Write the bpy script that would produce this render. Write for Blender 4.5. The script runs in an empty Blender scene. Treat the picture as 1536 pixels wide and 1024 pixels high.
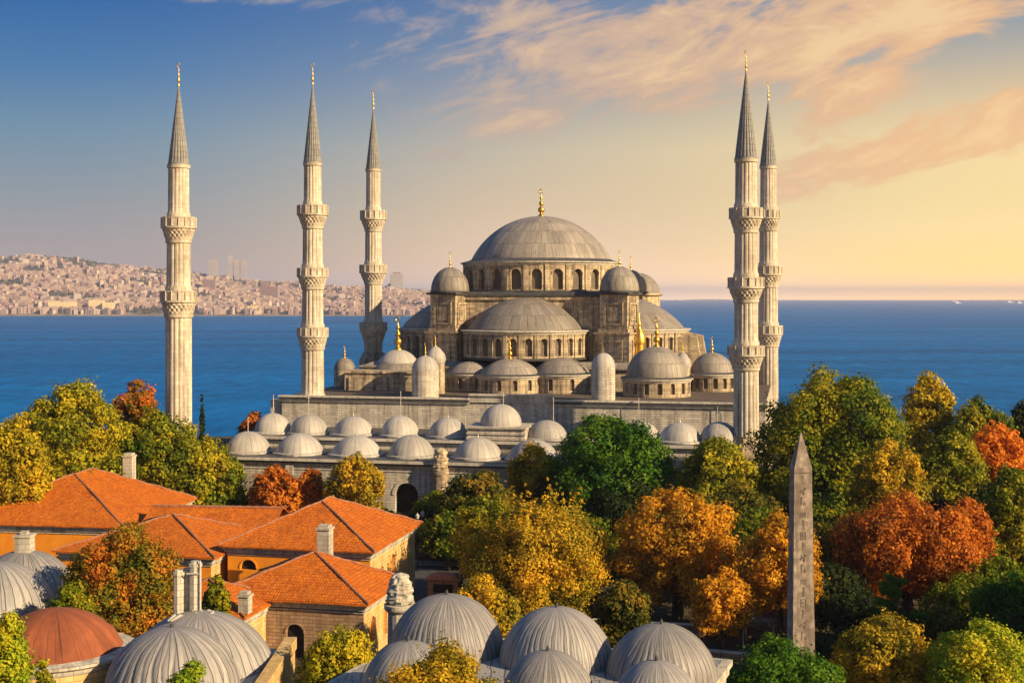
import bpy, bmesh, math, random
import numpy as np
from mathutils import Vector, noise

# ------------------------------------------------------------------ camera, sky, sun, exposure
SC = bpy.context.scene
COL = SC.collection
F, HX, HY, CZ = 2000.0, 768.0, 448.0, 36.0        # focal length in photo pixels, centre column, horizon row, eye height
cam = bpy.data.cameras.new('camera')
cam.sensor_width = 36.0
cam.lens = 36.0 * F / 1536.0
cam.shift_y = -66.0 / 1536.0
cam.clip_start, cam.clip_end = 1.0, 150000.0
camo = bpy.data.objects.new('camera', cam)
COL.objects.link(camo)
camo.location = (0, 0, CZ)
camo.rotation_euler = (math.radians(90), 0, 0)
SC.camera = camo
SC.view_settings.view_transform = 'Standard'
SC.view_settings.look = 'None'
SC.view_settings.exposure = 0.70
SC.view_settings.gamma = 1.0
EXPO = 2 ** 0.70

SUN_AZ, SUN_EL = math.radians(58), math.radians(25)       # azimuth from "behind the camera" towards the right
sd = Vector((math.sin(SUN_AZ) * math.cos(SUN_EL), -math.cos(SUN_AZ) * math.cos(SUN_EL), math.sin(SUN_EL)))
sun = bpy.data.lights.new('sun', 'SUN')
sun.energy = 5.0
sun.angle = math.radians(0.5)
sun.color = (1.0, 0.76, 0.45)
suno = bpy.data.objects.new('sun', sun)
COL.objects.link(suno)
suno.rotation_euler = sd.to_track_quat('Z', 'Y').to_euler()
suno.location = sd * 500


def lin(r, g, b):
    f = lambda c: c / 12.92 if c <= 0.04045 else ((c + 0.055) / 1.055) ** 2.4
    return (f(r / 255), f(g / 255), f(b / 255), 1)


class NT:
    """a small helper to wire shader nodes"""
    def __init__(s, tree):
        s.t = tree

    def n(s, typ, **kw):
        nd = s.t.nodes.new(typ)
        for k, v in kw.items():
            if k.startswith('_'):
                setattr(nd, k[1:], v)
            else:
                s.put(nd, k, v)
        return nd

    def put(s, nd, key, v):
        key = int(key[1:]) if key[0] == 'i' and key[1:].isdigit() else key.replace('_', ' ')
        sock = nd.inputs[key]
        if isinstance(v, bpy.types.NodeSocket):
            s.t.links.new(v, sock)
        else:
            sock.default_value = v

    def m(s, op, a, b=0.0, c=0.0, clamp=False):
        nd = s.t.nodes.new('ShaderNodeMath')
        nd.operation = op
        nd.use_clamp = clamp
        for i, v in enumerate((a, b, c)):
            s.put(nd, 'i%d' % i, v)
        return nd.outputs[0]

    def mix(s, f, a, b, blend='MIX', clamp=True):
        nd = s.t.nodes.new('ShaderNodeMix')
        nd.data_type = 'RGBA'
        nd.blend_type = blend
        nd.clamp_factor = clamp
        for k, v in ((0, f), (6, a), (7, b)):
            if isinstance(v, bpy.types.NodeSocket):
                s.t.links.new(v, nd.inputs[k])
            else:
                nd.inputs[k].default_value = v if k == 0 else (tuple(v) + (1,))[:4]
        return nd.outputs[2]

    def ramp(s, f, stops, interp='LINEAR'):
        nd = s.t.nodes.new('ShaderNodeValToRGB')
        cr = nd.color_ramp
        cr.interpolation = interp
        while len(cr.elements) < len(stops):
            cr.elements.new(0.5)
        for e, (p, c) in zip(cr.elements, stops):
            e.position = p
            e.color = (tuple(c) + (1,))[:4] if hasattr(c, '__len__') else (c, c, c, 1)
        s.t.links.new(f, nd.inputs[0])
        return nd.outputs[0]

    def mapr(s, f, a, b, c=0.0, d=1.0, smooth=False):
        nd = s.t.nodes.new('ShaderNodeMapRange')
        nd.interpolation_type = 'SMOOTHSTEP' if smooth else 'LINEAR'
        for i, v in enumerate((f, a, b, c, d)):
            s.put(nd, 'i%d' % i, v)
        return nd.outputs[0]


world = bpy.data.worlds.new('World')
SC.world = world
world.use_nodes = True
W = NT(world.node_tree)
world.node_tree.nodes.clear()
tc = W.n('ShaderNodeTexCoord')
sp = W.n('ShaderNodeSeparateXYZ', Vector=tc.outputs['Generated'])
X, Y, Z = sp.outputs
hyp = W.m('MAXIMUM', W.m('SQRT', W.m('ADD', W.m('MULTIPLY', X, X), W.m('MULTIPLY', Y, Y))), 0.001)
te = W.m('DIVIDE', Z, hyp)                         # tangent of the elevation
az = W.m('DIVIDE', X, hyp)                         # sine of the bearing, + to the sunset side
sky = W.n('ShaderNodeTexSky', _sky_type='NISHITA', _sun_disc=False, _sun_elevation=SUN_EL,
          _sun_rotation=math.radians(180 - 58), _air_density=1.2, _dust_density=1.5).outputs[0]
el = W.mapr(te, 0.0, 0.5)
left = W.ramp(el, [(0.0, lin(176, 158, 156)), (0.07, lin(166, 157, 157)), (0.15, lin(140, 153, 163)), (0.24, lin(108, 144, 170)),
                   (0.33, lin(66, 122, 172)), (0.45, lin(20, 96, 165)), (0.56, lin(40, 106, 168)), (1.0, lin(55, 105, 160))])
right = W.ramp(el, [(0.0, lin(253, 186, 64)), (0.05, lin(254, 206, 108)), (0.10, lin(255, 224, 150)), (0.22, lin(255, 226, 162)), (0.31, lin(212, 192, 160)),
                    (0.38, lin(160, 165, 166)), (0.47, lin(125, 148, 170)), (0.58, lin(128, 152, 176)), (1.0, lin(85, 122, 165))])
grad = W.mix(W.mapr(az, -0.35, 0.42, 0, 1, True), left, right)
rose = W.m('MULTIPLY', W.mapr(te, 0.02, 0.15, 0.6, 0.0, True), W.m('EXPONENT', W.m('MULTIPLY', W.m('POWER', W.m('DIVIDE', W.m('SUBTRACT', az, 0.03), 0.16), 2.0), -1.0)))
grad = W.mix(rose, grad, lin(238, 202, 165))
# thin broken evening cloud, thick on the sunset side
cv = W.n('ShaderNodeCombineXYZ', X=az, Y=te, Z=W.m('MULTIPLY', Y, 0.15)).outputs[0]
cv = W.n('ShaderNodeMapping', Vector=cv, Rotation=(0, 0, math.radians(-17))).outputs[0]
cv = W.n('ShaderNodeMapping', Vector=cv, Scale=(1.0, 2.9, 1.0)).outputs[0]
n1 = W.n('ShaderNodeTexNoise', Vector=cv, Scale=9.5, Detail=10.0, Roughness=0.62, Distortion=0.8).outputs['Fac']
n2 = W.n('ShaderNodeTexNoise', Vector=cv, Scale=24.0, Detail=7.0, Roughness=0.65).outputs['Fac']


def blob(px, py, wx, wy, rot, amp):
    a0, t0 = (px - HX) / F, (HY - py) / F
    dx, dy = W.m('SUBTRACT', az, a0 / math.sqrt(1 + a0 * a0)), W.m('SUBTRACT', te, t0)
    c, s_ = math.cos(math.radians(rot)), math.sin(math.radians(rot))
    u = W.m('DIVIDE', W.m('ADD', W.m('MULTIPLY', dx, c), W.m('MULTIPLY', dy, s_)), wx / F)
    v = W.m('DIVIDE', W.m('SUBTRACT', W.m('MULTIPLY', dy, c), W.m('MULTIPLY', dx, s_)), wy / F)
    r = W.m('ADD', W.m('MULTIPLY', u, u), W.m('MULTIPLY', v, v))
    return W.m('MULTIPLY', W.m('EXPONENT', W.m('MULTIPLY', r, -1.0)), amp)


env = 0.0
for b in ((1390, 45, 190, 36, 14, 1.0), (1160, 95, 220, 44, 12, 0.95), (930, 45, 260, 60, 6, 0.75), (1290, 145, 130, 32, 28, 1.1),
          (1420, 215, 220, 44, 14, 1.05), (1240, 268, 140, 28, 12, 0.95), (650, 70, 230, 60, 4, 0.42), (380, 5, 160, 18, 0, 0.6),
          (650, 235, 50, 14, 0, 0.35), (300, 222, 50, 12, 0, 0.35), (1230, 195, 90, 26, 30, 0.6), (860, 150, 260, 60, 8, 0.55), (1080, 30, 260, 30, 8, 0.5), (720, 25, 160, 26, 0, 0.4), (1330, 330, 220, 22, 6, 0.3)):
    env = W.m('ADD', env, blob(*b))
dens = W.m('ADD', W.m('MULTIPLY', W.m('SUBTRACT', n1, 0.5), 4.6), W.m('MULTIPLY', W.m('SUBTRACT', n2, 0.5), 1.8))
cl = W.mapr(W.m('ADD', W.m('MULTIPLY', env, 1.15), W.m('MULTIPLY', dens, W.m('MINIMUM', W.m('ADD', W.m('MULTIPLY', env, 1.8), 0.1), 1.0))), 0.30, 1.25, 0, 1, True)
ccol = W.mix(W.mapr(az, -0.15, 0.3), lin(172, 165, 166), lin(243, 190, 138))
lit = W.mapr(W.m('ADD', env, dens), 0.8, 2.0, 0, 1, True)
ccol = W.mix(W.m('MULTIPLY', lit, W.mapr(az, -0.2, 0.15, 0.25, 1.0)), ccol, lin(255, 214, 156))
skyc = W.mix(W.m('MULTIPLY', cl, 0.86), grad, ccol)
skyc = W.n('ShaderNodeVectorMath', _operation='SCALE', Vector=skyc, Scale=10.0 / EXPO).outputs[0]
glow = W.m('MULTIPLY', 2.25, W.m('MULTIPLY', W.m('ADD', W.m('EXPONENT', W.m('MULTIPLY', W.m('MAXIMUM', te, 0.0), -48.0)), W.m('MULTIPLY', 1.1, W.m('EXPONENT', W.m('MULTIPLY', W.m('MAXIMUM', te, 0.0), -190.0)))), W.mapr(az, -0.25, 0.2, 0.08, 1.0)))
skyc = W.n('ShaderNodeVectorMath', _operation='SCALE', Vector=skyc, Scale=W.m('ADD', glow, 1.0)).outputs[0]
skym = W.mix(0.992, sky, skyc)
bg = W.n('ShaderNodeBackground', Color=skym, Strength=0.1)
out = W.n('ShaderNodeOutputWorld', Surface=bg.outputs[0])


# ------------------------------------------------------------------ materials
def material(name):
    m = bpy.data.materials.new(name)
    m.use_nodes = True
    m.node_tree.nodes.clear()
    return m, NT(m.node_tree)


def finish(T, shader, volume=None):
    o = T.n('ShaderNodeOutputMaterial')
    if shader is not None:
        T.t.links.new(shader, o.inputs['Surface'])
    if volume is not None:
        T.t.links.new(volume, o.inputs['Volume'])


def principled(T, col, rough=0.8, metal=0.0, height=None, bump=0.3, dist=0.05, spec=0.3):
    b = T.n('ShaderNodeBsdfPrincipled', Base_Color=col, Roughness=rough, Metallic=metal)
    b.inputs['Specular IOR Level'].default_value = spec
    if height is not None:
        bp = T.n('ShaderNodeBump', Strength=bump, Distance=dist, Height=height)
        T.t.links.new(bp.outputs[0], b.inputs['Normal'])
    return b.outputs[0]


def stone(name, c1, c2, stain, bw=1.1, bh=0.45, mortar=0.02, streak=0.6, mort=None, bump=0.5, big=0.16, lo=0.5, hi=1.08):
    m, T = material(name)
    t = T.n('ShaderNodeTexCoord')
    uv, ob = t.outputs['UV'], t.outputs['Object']
    mort = mort or tuple(x * 0.45 for x in stain)
    br = T.n('ShaderNodeTexBrick', Vector=uv, Color1=(0, 0, 0, 1), Color2=(1, 1, 1, 1), Mortar=(0.5, 0.5, 0.5, 1), Scale=1.0, Mortar_Size=mortar,
             Mortar_Smooth=0.4, Brick_Width=bw, Row_Height=bh)
    nb = T.n('ShaderNodeTexNoise', Vector=ob, Scale=big, Detail=5.0, Roughness=0.6).outputs['Fac']
    nf = T.n('ShaderNodeTexNoise', Vector=ob, Scale=2.3, Detail=7.0, Roughness=0.7).outputs['Fac']
    sv = T.n('ShaderNodeMapping', Vector=ob, Scale=(1.3, 1.3, 0.10)).outputs[0]
    ns = T.n('ShaderNodeTexNoise', Vector=sv, Scale=1.0, Detail=6.0, Roughness=0.65).outputs['Fac']
    a = T.m('ADD', T.m('MULTIPLY', br.outputs['Color'], 0.35), T.m('ADD', T.m('MULTIPLY', nb, 0.8), T.m('MULTIPLY', nf, 0.5)))
    col = T.mix(T.mapr(a, lo, hi), c1, c2)
    col = T.mix(T.m('MULTIPLY', T.mapr(T.m('ADD', ns, T.m('MULTIPLY', nf, 0.35)), 0.63, 0.82), streak), col, stain)
    col = T.mix(T.m('MULTIPLY', br.outputs['Fac'], 0.65), col, mort)
    h = T.m('SUBTRACT', T.m('MULTIPLY', nf, 0.6), br.outputs['Fac'])
    finish(T, principled(T, col, 0.85, 0, h, bump, 0.06, 0.2))
    return m


def lead(name, c1, c2, seam, strong=0.5, rough=0.55, mort=0.045, bump=0.5, streak=0.45, rowh=1.0):
    """sheet lead: the UV map runs one unit per sheet across and one per sheet up"""
    m, T = material(name)
    t = T.n('ShaderNodeTexCoord')
    uv, ob = t.outputs['UV'], t.outputs['Object']
    wob = T.n('ShaderNodeTexNoise', Vector=ob, Scale=0.9, Detail=3.0).outputs['Color']
    wv = T.n('ShaderNodeVectorMath', _operation='SCALE', Vector=T.n('ShaderNodeVectorMath', _operation='SUBTRACT', i0=wob, i1=(0.5, 0.5, 0.5)).outputs[0], Scale=0.35).outputs[0]
    u2 = T.n('ShaderNodeVectorMath', _operation='ADD', i0=uv, i1=wv).outputs[0]
    br = T.n('ShaderNodeTexBrick', Vector=u2, Color1=(0, 0, 0, 1), Color2=(1, 1, 1, 1), Mortar=(0.5, 0.5, 0.5, 1), Scale=1.0, Mortar_Size=mort,
             Mortar_Smooth=0.5, Brick_Width=1.0, Row_Height=rowh)
    nf = T.n('ShaderNodeTexNoise', Vector=ob, Scale=1.6, Detail=7.0, Roughness=0.7).outputs['Fac']
    nb = T.n('ShaderNodeTexNoise', Vector=ob, Scale=0.3, Detail=4.0).outputs['Fac']
    sv = T.n('ShaderNodeMapping', Vector=uv, Scale=(5.0, 0.35, 1)).outputs[0]
    ns = T.n('ShaderNodeTexNoise', Vector=sv, Scale=1.0, Detail=5.0, Roughness=0.6).outputs['Fac']
    a = T.m('ADD', T.m('MULTIPLY', br.outputs['Color'], 0.3), T.m('ADD', T.m('MULTIPLY', nb, 0.5), T.m('ADD', T.m('MULTIPLY', nf, 0.5), T.m('MULTIPLY', ns, 0.5))))
    col = T.mix(T.mapr(a, 0.5, 1.2), c1, c2)
    col = T.mix(T.m('MULTIPLY', br.outputs['Fac'], strong), col, seam)
    col = T.mix(T.m('MULTIPLY', T.mapr(ns, 0.56, 0.68), streak), col, seam)
    tone = T.mapr(T.n('ShaderNodeObjectInfo').outputs['Random'], 0, 1, 0.80, 1.10)
    col = T.n('ShaderNodeHueSaturation', Color=col, Value=tone).outputs[0]
    h = T.m('SUBTRACT', T.m('MULTIPLY', nf, 0.5), br.outputs['Fac'])
    finish(T, principled(T, col, rough, 0, h, bump, 0.05, 0.35))
    return m


def tile(name, c1, c2, dark):
    m, T = material(name)
    t = T.n('ShaderNodeTexCoord')
    uv, ob = t.outputs['UV'], t.outputs['Object']
    br = T.n('ShaderNodeTexBrick', Vector=uv, Color1=(0, 0, 0, 1), Color2=(1, 1, 1, 1), Mortar=(0.2, 0.2, 0.2, 1), Scale=1.0, Mortar_Size=0.04,
             Mortar_Smooth=0.6, Brick_Width=0.30, Row_Height=0.46, _offset=0.0)
    nf = T.n('ShaderNodeTexNoise', Vector=ob, Scale=3.2, Detail=9.0, Roughness=0.85).outputs['Fac']
    nb = T.n('ShaderNodeTexNoise', Vector=ob, Scale=0.35, Detail=4.0).outputs['Fac']
    a = T.m('ADD', T.m('MULTIPLY', br.outputs['Color'], 0.5), T.m('ADD', T.m('MULTIPLY', nb, 0.5), T.m('MULTIPLY', nf, 0.5)))
    col = T.mix(T.mapr(a, 0.4, 1.15), c1, c2)
    np_ = T.n('ShaderNodeTexNoise', Vector=ob, Scale=0.8, Detail=6.0, Roughness=0.7).outputs['Fac']
    col = T.mix(T.m('MULTIPLY', T.mapr(np_, 0.54, 0.70), 0.5), col, (0.30, 0.105, 0.035))
    col = T.mix(T.m('MULTIPLY', T.mapr(nf, 0.50, 0.60), 0.8), col, dark)
    col = T.mix(T.m('MULTIPLY', br.outputs['Fac'], 0.35), col, dark)
    h = T.m('SUBTRACT', T.m('MULTIPLY', nf, 0.7), br.outputs['Fac'])
    finish(T, principled(T, col, 0.85, 0, h, 0.8, 0.08, 0.15))
    return m


def plain(name, c1, c2, scale=1.0, rough=0.8, metal=0.0, bump=0.3, spec=0.3, dist=0.05):
    m, T = material(name)
    ob = T.n('ShaderNodeTexCoord').outputs['Object']
    nf = T.n('ShaderNodeTexNoise', Vector=ob, Scale=scale, Detail=7.0, Roughness=0.68).outputs['Fac']
    finish(T, principled(T, T.mix(T.mapr(nf, 0.33, 0.67), c1, c2), rough, metal, nf, bump, dist, spec))
    return m


def leafmat(name, cols, patch=0.22, trans=0.38):
    """autumn leaves: cols = three leaf colours, drifting over the crown and from leaf to leaf"""
    m, T = material(name)
    t = T.n('ShaderNodeTexCoord')
    geo = T.n('ShaderNodeNewGeometry')
    oi = T.n('ShaderNodeObjectInfo')
    off = T.n('ShaderNodeVectorMath', _operation='ADD', i0=t.outputs['Object'], i1=oi.outputs['Location']).outputs[0]
    nb = T.n('ShaderNodeTexNoise', Vector=off, Scale=patch, Detail=3.0, Roughness=0.6).outputs['Fac']
    a = T.m('ADD', T.m('MULTIPLY', T.m('SUBTRACT', nb, 0.5), 2.6), T.m('MULTIPLY', geo.outputs['Random Per Island'], 0.55))
    col = T.ramp(T.m('ADD', a, 0.22), [(0.05, cols[0]), (0.5, cols[1]), (0.95, cols[2])])
    val = T.mapr(T.m('FRACT', T.m('MULTIPLY', geo.outputs['Random Per Island'], 7.31)), 0, 1, 0.85, 1.5)
    hsv = T.n('ShaderNodeHueSaturation', Color=col, Value=val)
    d = T.n('ShaderNodeBsdfPrincipled', Base_Color=hsv.outputs[0], Roughness=0.65)
    d.inputs['Specular IOR Level'].default_value = 0.15
    tr = T.n('ShaderNodeBsdfTranslucent', Color=hsv.outputs[0])
    mx = T.n('ShaderNodeMixShader', Fac=trans, i1=d.outputs[0], i2=tr.outputs[0])
    finish(T, mx.outputs[0])
    return m


M = {}
M['stone'] = stone('weathered_limestone', (0.20, 0.155, 0.11), (0.70, 0.55, 0.35), (0.07, 0.056, 0.045), 1.2, 0.5, 0.025, 0.75)
M['marble'] = stone('minaret_marble', (0.44, 0.37, 0.28), (0.68, 0.60, 0.47), (0.17, 0.13, 0.10), 0.9, 0.7, 0.012, 0.55)
M['palestone'] = stone('pale_courtyard_stone', (0.40, 0.35, 0.29), (0.70, 0.62, 0.50), (0.13, 0.115, 0.10), 1.6, 0.42, 0.035, 0.6, big=0.3)
M['cornice'] = stone('cornice_stone', (0.44, 0.40, 0.33), (0.66, 0.60, 0.49), (0.14, 0.12, 0.10), 1.8, 3.0, 0.01, 0.5)
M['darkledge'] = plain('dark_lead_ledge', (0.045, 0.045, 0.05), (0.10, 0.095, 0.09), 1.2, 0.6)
M['lead'] = lead('grey_sheet_lead', (0.13, 0.118, 0.108), (0.36, 0.31, 0.25), (0.05, 0.042, 0.038), 0.6, streak=0.7, rowh=2.2)
M['spirelead'] = lead('spire_lead', (0.17, 0.165, 0.16), (0.33, 0.32, 0.30), (0.05, 0.05, 0.055), 0.6)
M['palelead'] = lead('pale_courtyard_lead', (0.28, 0.26, 0.235), (0.52, 0.475, 0.41), (0.12, 0.10, 0.085), 0.6, streak=0.7, rowh=12)
M['nearlead'] = lead('ribbed_dome_lead', (0.17, 0.165, 0.165), (0.37, 0.34, 0.31), (0.04, 0.036, 0.035), 0.8, 0.5, 0.06, streak=0.9, rowh=12, bump=0.9)
M['rust'] = lead('rust_red_plaster', (0.16, 0.042, 0.018), (0.40, 0.115, 0.04), (0.06, 0.022, 0.014), 0.45, 0.85, 0.04, streak=0.8, rowh=12)
M['terrace'] = plain('terrace_roofing', (0.075, 0.055, 0.042), (0.15, 0.11, 0.08), 0.5, 0.9)
M['pane'] = plain('lattice_window', (0.08, 0.062, 0.045), (0.20, 0.155, 0.11), 2.0, 0.7)
M['hole'] = plain('dark_opening', (0.012, 0.010, 0.010), (0.03, 0.025, 0.022), 1.0, 0.9)
M['gold'] = plain('gilded_metal', (0.66, 0.36, 0.06), (0.88, 0.53, 0.11), 2.5, 0.4, 1.0, 0.1)
M['tile'] = tile('terracotta_tiles', (0.50, 0.115, 0.010), (0.78, 0.225, 0.020), (0.16, 0.030, 0.008))
M['ridge'] = plain('ridge_tiles', (0.20, 0.075, 0.04), (0.42, 0.20, 0.11), 2.5, 0.85)
M['orange'] = plain('orange_render', (0.72, 0.225, 0.012), (0.86, 0.32, 0.020), 0.7, 0.9)
M['ochre'] = stone('ochre_masonry', (0.50, 0.31, 0.11), (0.74, 0.52, 0.22), (0.24, 0.12, 0.05), 0.9, 0.4, 0.02, 0.35)
M['brick'] = stone('brown_ashlar', (0.26, 0.155, 0.09), (0.46, 0.31, 0.19), (0.12, 0.07, 0.045), 0.95, 0.36, 0.03, 0.5)
M['chimney'] = stone('chimney_stone', (0.40, 0.36, 0.29), (0.64, 0.58, 0.46), (0.16, 0.13, 0.10), 0.7, 0.5, 0.02, 0.6)
M['granite'] = stone('obelisk_granite', (0.24, 0.19, 0.15), (0.56, 0.45, 0.355), (0.10, 0.078, 0.062), 40, 40, 0.0, 0.6, big=1.3, bump=1.0, lo=0.68, hi=0.98)
M['carving'] = plain('carving_shade', (0.12, 0.092, 0.072), (0.25, 0.20, 0.155), 2.0, 0.95)  # darker than the granite: shade of cut signs put into the colour
M['bark'] = plain('bark', (0.035, 0.025, 0.018), (0.10, 0.075, 0.05), 3.0, 0.9)
M['asphalt'] = plain('asphalt', (0.045, 0.047, 0.052), (0.075, 0.076, 0.08), 0.8, 0.85)
M['paving'] = stone('paving', (0.20, 0.18, 0.16), (0.32, 0.29, 0.25), (0.09, 0.08, 0.07), 0.8, 0.8, 0.02, 0.3)
M['soil'] = plain('leaf_strewn_soil', (0.028, 0.026, 0.014), (0.10, 0.075, 0.035), 0.6, 0.95)
M['grass'] = plain('lawn', (0.03, 0.05, 0.012), (0.07, 0.085, 0.022), 0.5, 0.95)
M['wood'] = plain('wood_and_shaded_awning', (0.06, 0.035, 0.02), (0.14, 0.085, 0.05), 2.0, 0.75)
M['canvas'] = plain('grey_canvas', (0.16, 0.15, 0.15), (0.24, 0.23, 0.22), 1.0, 0.9)
M['metal'] = plain('pale_metal', (0.45, 0.42, 0.36), (0.62, 0.58, 0.50), 3.0, 0.5, 0.3)
M['white'] = plain('white_paint', (0.70, 0.70, 0.68), (0.80, 0.79, 0.76), 1.0, 0.5)
G_ = {
    'olive': [(0.09, 0.12, 0.006), (0.28, 0.26, 0.010), (0.52, 0.39, 0.013)],
    'straw': [(0.14, 0.15, 0.008), (0.40, 0.31, 0.012), (0.60, 0.40, 0.016)],
    'green': [(0.042, 0.085, 0.004), (0.14, 0.175, 0.006), (0.36, 0.28, 0.010)],
    'vivid': [(0.020, 0.070, 0.004), (0.060, 0.15, 0.006), (0.14, 0.22, 0.010)],
    'gold': [(0.13, 0.13, 0.008), (0.42, 0.28, 0.012), (0.64, 0.38, 0.018)],
    'amber': [(0.22, 0.13, 0.009), (0.54, 0.25, 0.012), (0.66, 0.34, 0.018)],
    'orange': [(0.42, 0.12, 0.010), (0.66, 0.20, 0.014), (0.68, 0.28, 0.018)],
    'rust': [(0.15, 0.06, 0.008), (0.46, 0.125, 0.011), (0.60, 0.22, 0.014)],
    'lime': [(0.09, 0.18, 0.008), (0.28, 0.34, 0.014), (0.56, 0.46, 0.020)],
    'mixed': [(0.05, 0.095, 0.008), (0.27, 0.18, 0.012), (0.54, 0.16, 0.014)],
    'shade': [(0.04, 0.065, 0.006), (0.13, 0.115, 0.009), (0.32, 0.17, 0.012)],  # dimmer leaves, the shade beneath taller trees put into the colour
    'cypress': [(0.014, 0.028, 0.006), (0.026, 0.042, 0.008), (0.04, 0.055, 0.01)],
    'crimson': [(0.15, 0.12, 0.012), (0.44, 0.14, 0.012), (0.56, 0.13, 0.015)],
}
for k, c in G_.items():
    M['leaf_' + k] = leafmat('leaves_' + k, c, 0.30 if k == 'mixed' else 0.2)


# ------------------------------------------------------------------ helpers
class MB:
    """collects faces and links them as ONE mesh object; UVs run in metres unless given"""
    def __init__(s):
        s.v, s.f, s.uv, s.mi = [], [], [], []

    def face(s, pts, uv=None, mi=0):
        i = len(s.v)
        s.v += [tuple(p) for p in pts]
        s.f.append(tuple(range(i, i + len(pts))))
        s.uv.append(uv)
        s.mi.append(mi)

    def box(s, x0, x1, y0, y1, z0, z1, mi=0):
        p = [(x0, y0, z0), (x1, y0, z0), (x1, y1, z0), (x0, y1, z0), (x0, y0, z1), (x1, y0, z1), (x1, y1, z1), (x0, y1, z1)]
        for q in ((0, 1, 5, 4), (1, 2, 6, 5), (2, 3, 7, 6), (3, 0, 4, 7), (4, 5, 6, 7), (3, 2, 1, 0)):
            s.face([p[k] for k in q], None, mi)

    def prism(s, poly, z0, z1, taper=1.0, mi=0, c=(0, 0)):
        """upright prism over a counter-clockwise polygon"""
        top = [(c[0] + (x - c[0]) * taper, c[1] + (y - c[1]) * taper) for x, y in poly]
        n = len(poly)
        for i in range(n):
            j = (i + 1) % n
            s.face([(*poly[i], z0), (*poly[j], z0), (*top[j], z1), (*top[i], z1)], None, mi)
        s.face([(*p, z1) for p in top], None, mi)
        s.face([(*p, z0) for p in poly[::-1]], None, mi)

    def lathe(s, prof, n=48, c=(0, 0, 0), a0=0.0, a1=2 * math.pi, mod=None, usc=None, vsc=1.0, mi=0, rot=0.0):
        """prof = [(radius, height)] from the bottom up; shared vertices so that it shades smoothly"""
        full = abs(a1 - a0 - 2 * math.pi) < 1e-6
        rmax = max(r for r, z in prof)
        usc = rmax * (a1 - a0) if usc is None else usc
        cols = n if full else n + 1
        base = len(s.v)
        vv, acc = [], 0.0
        for k, (r, z) in enumerate(prof):
            if k:
                acc += math.hypot(r - prof[k - 1][0], z - prof[k - 1][1])
            vv.append(acc)
            for i in range(cols):
                a = a0 + (a1 - a0) * i / n
                rr = r * (mod(a, k) if mod else 1.0)
                s.v.append((c[0] + rr * math.cos(a + rot), c[1] + rr * math.sin(a + rot), c[2] + z))
        tot = vv[-1] or 1.0
        vs = [q / tot * vsc if vsc > 1.5 else q for q in vv]
        for k in range(len(prof) - 1):
            for i in range(n):
                j = (i + 1) % cols
                q = (base + k * cols + i, base + k * cols + j, base + (k + 1) * cols + j, base + (k + 1) * cols + i)
                u0, u1 = usc * i / n, usc * (i + 1) / n
                if prof[k + 1][0] < 1e-6:
                    s.f.append(q[:3]); s.uv.append([(u0, vs[k]), (u1, vs[k]), ((u0 + u1) / 2, vs[k + 1])])
                else:
                    s.f.append(q); s.uv.append([(u0, vs[k]), (u1, vs[k]), (u1, vs[k + 1]), (u0, vs[k + 1])])
                s.mi.append(mi)

    def tube(s, pts, rad, n=8, mi=0):
        pts = [Vector(p) for p in pts]
        rings, base = [], len(s.v)
        for i, p in enumerate(pts):
            d = (pts[min(i + 1, len(pts) - 1)] - pts[max(i - 1, 0)]).normalized()
            a = d.orthogonal().normalized() if abs(d.z) > 0.9 else d.cross(Vector((0, 0, 1))).normalized()
            b = d.cross(a)
            r = rad[i] if hasattr(rad, '__len__') else rad
            for k in range(n):
                t = 2 * math.pi * k / n
                s.v.append(tuple(p + a * (r * math.cos(t)) + b * (r * math.sin(t))))
        for i in range(len(pts) - 1):
            for k in range(n):
                j = (k + 1) % n
                s.f.append((base + i * n + k, base + i * n + j, base + (i + 1) * n + j, base + (i + 1) * n + k))
                s.uv.append([(k / n, i), ((k + 1) / n, i), ((k + 1) / n, i + 1), (k / n, i + 1)])
                s.mi.append(mi)
        for i0 in (base, base + (len(pts) - 1) * n):
            s.f.append(tuple(range(i0, i0 + n))); s.uv.append(None); s.mi.append(mi)

    def mesh(s, name, mats, smooth=35):
        me = bpy.data.meshes.new(name)
        me.from_pydata(s.v, [], s.f)
        for m in (mats if isinstance(mats, (list, tuple)) else [mats]):
            me.materials.append(M[m] if isinstance(m, str) else m)
        uvl = me.uv_layers.new(name='UVMap').data
        for p in me.polygons:
            p.material_index = s.mi[p.index]
            uv = s.uv[p.index]
            if uv is None:
                nrm = p.normal
                if abs(nrm.z) > 0.97:
                    for li in p.loop_indices:
                        co = me.vertices[me.loops[li].vertex_index].co
                        uvl[li].uv = (co.x, co.y)
                else:
                    ua = Vector((0, 0, 1)).cross(nrm).normalized()
                    va = nrm.cross(ua)
                    for li in p.loop_indices:
                        co = me.vertices[me.loops[li].vertex_index].co
                        uvl[li].uv = (co.dot(ua), co.dot(va))
            else:
                for li, q in zip(p.loop_indices, uv):
                    uvl[li].uv = q
        if smooth:
            me.polygons.foreach_set('use_smooth', [True] * len(me.polygons))
            me.set_sharp_from_angle(angle=math.radians(smooth))
        me.update()
        return me

    def build(s, name, mats, parent=None, loc=(0, 0, 0), rz=0.0, smooth=35):
        return link(name, s.mesh(name, mats, smooth), parent, loc, rz)


def link(name, me, parent=None, loc=(0, 0, 0), rz=0.0):
    o = bpy.data.objects.new(name, me)
    COL.objects.link(o)
    o.parent = parent
    o.location = loc
    o.rotation_euler = (0, 0, rz)
    return o


def tag(o, label=None, cat=None, group=None, kind=None):
    for k, v in (('label', label), ('category', cat), ('group', group), ('kind', kind)):
        if v:
            o[k] = v
    return o


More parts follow.
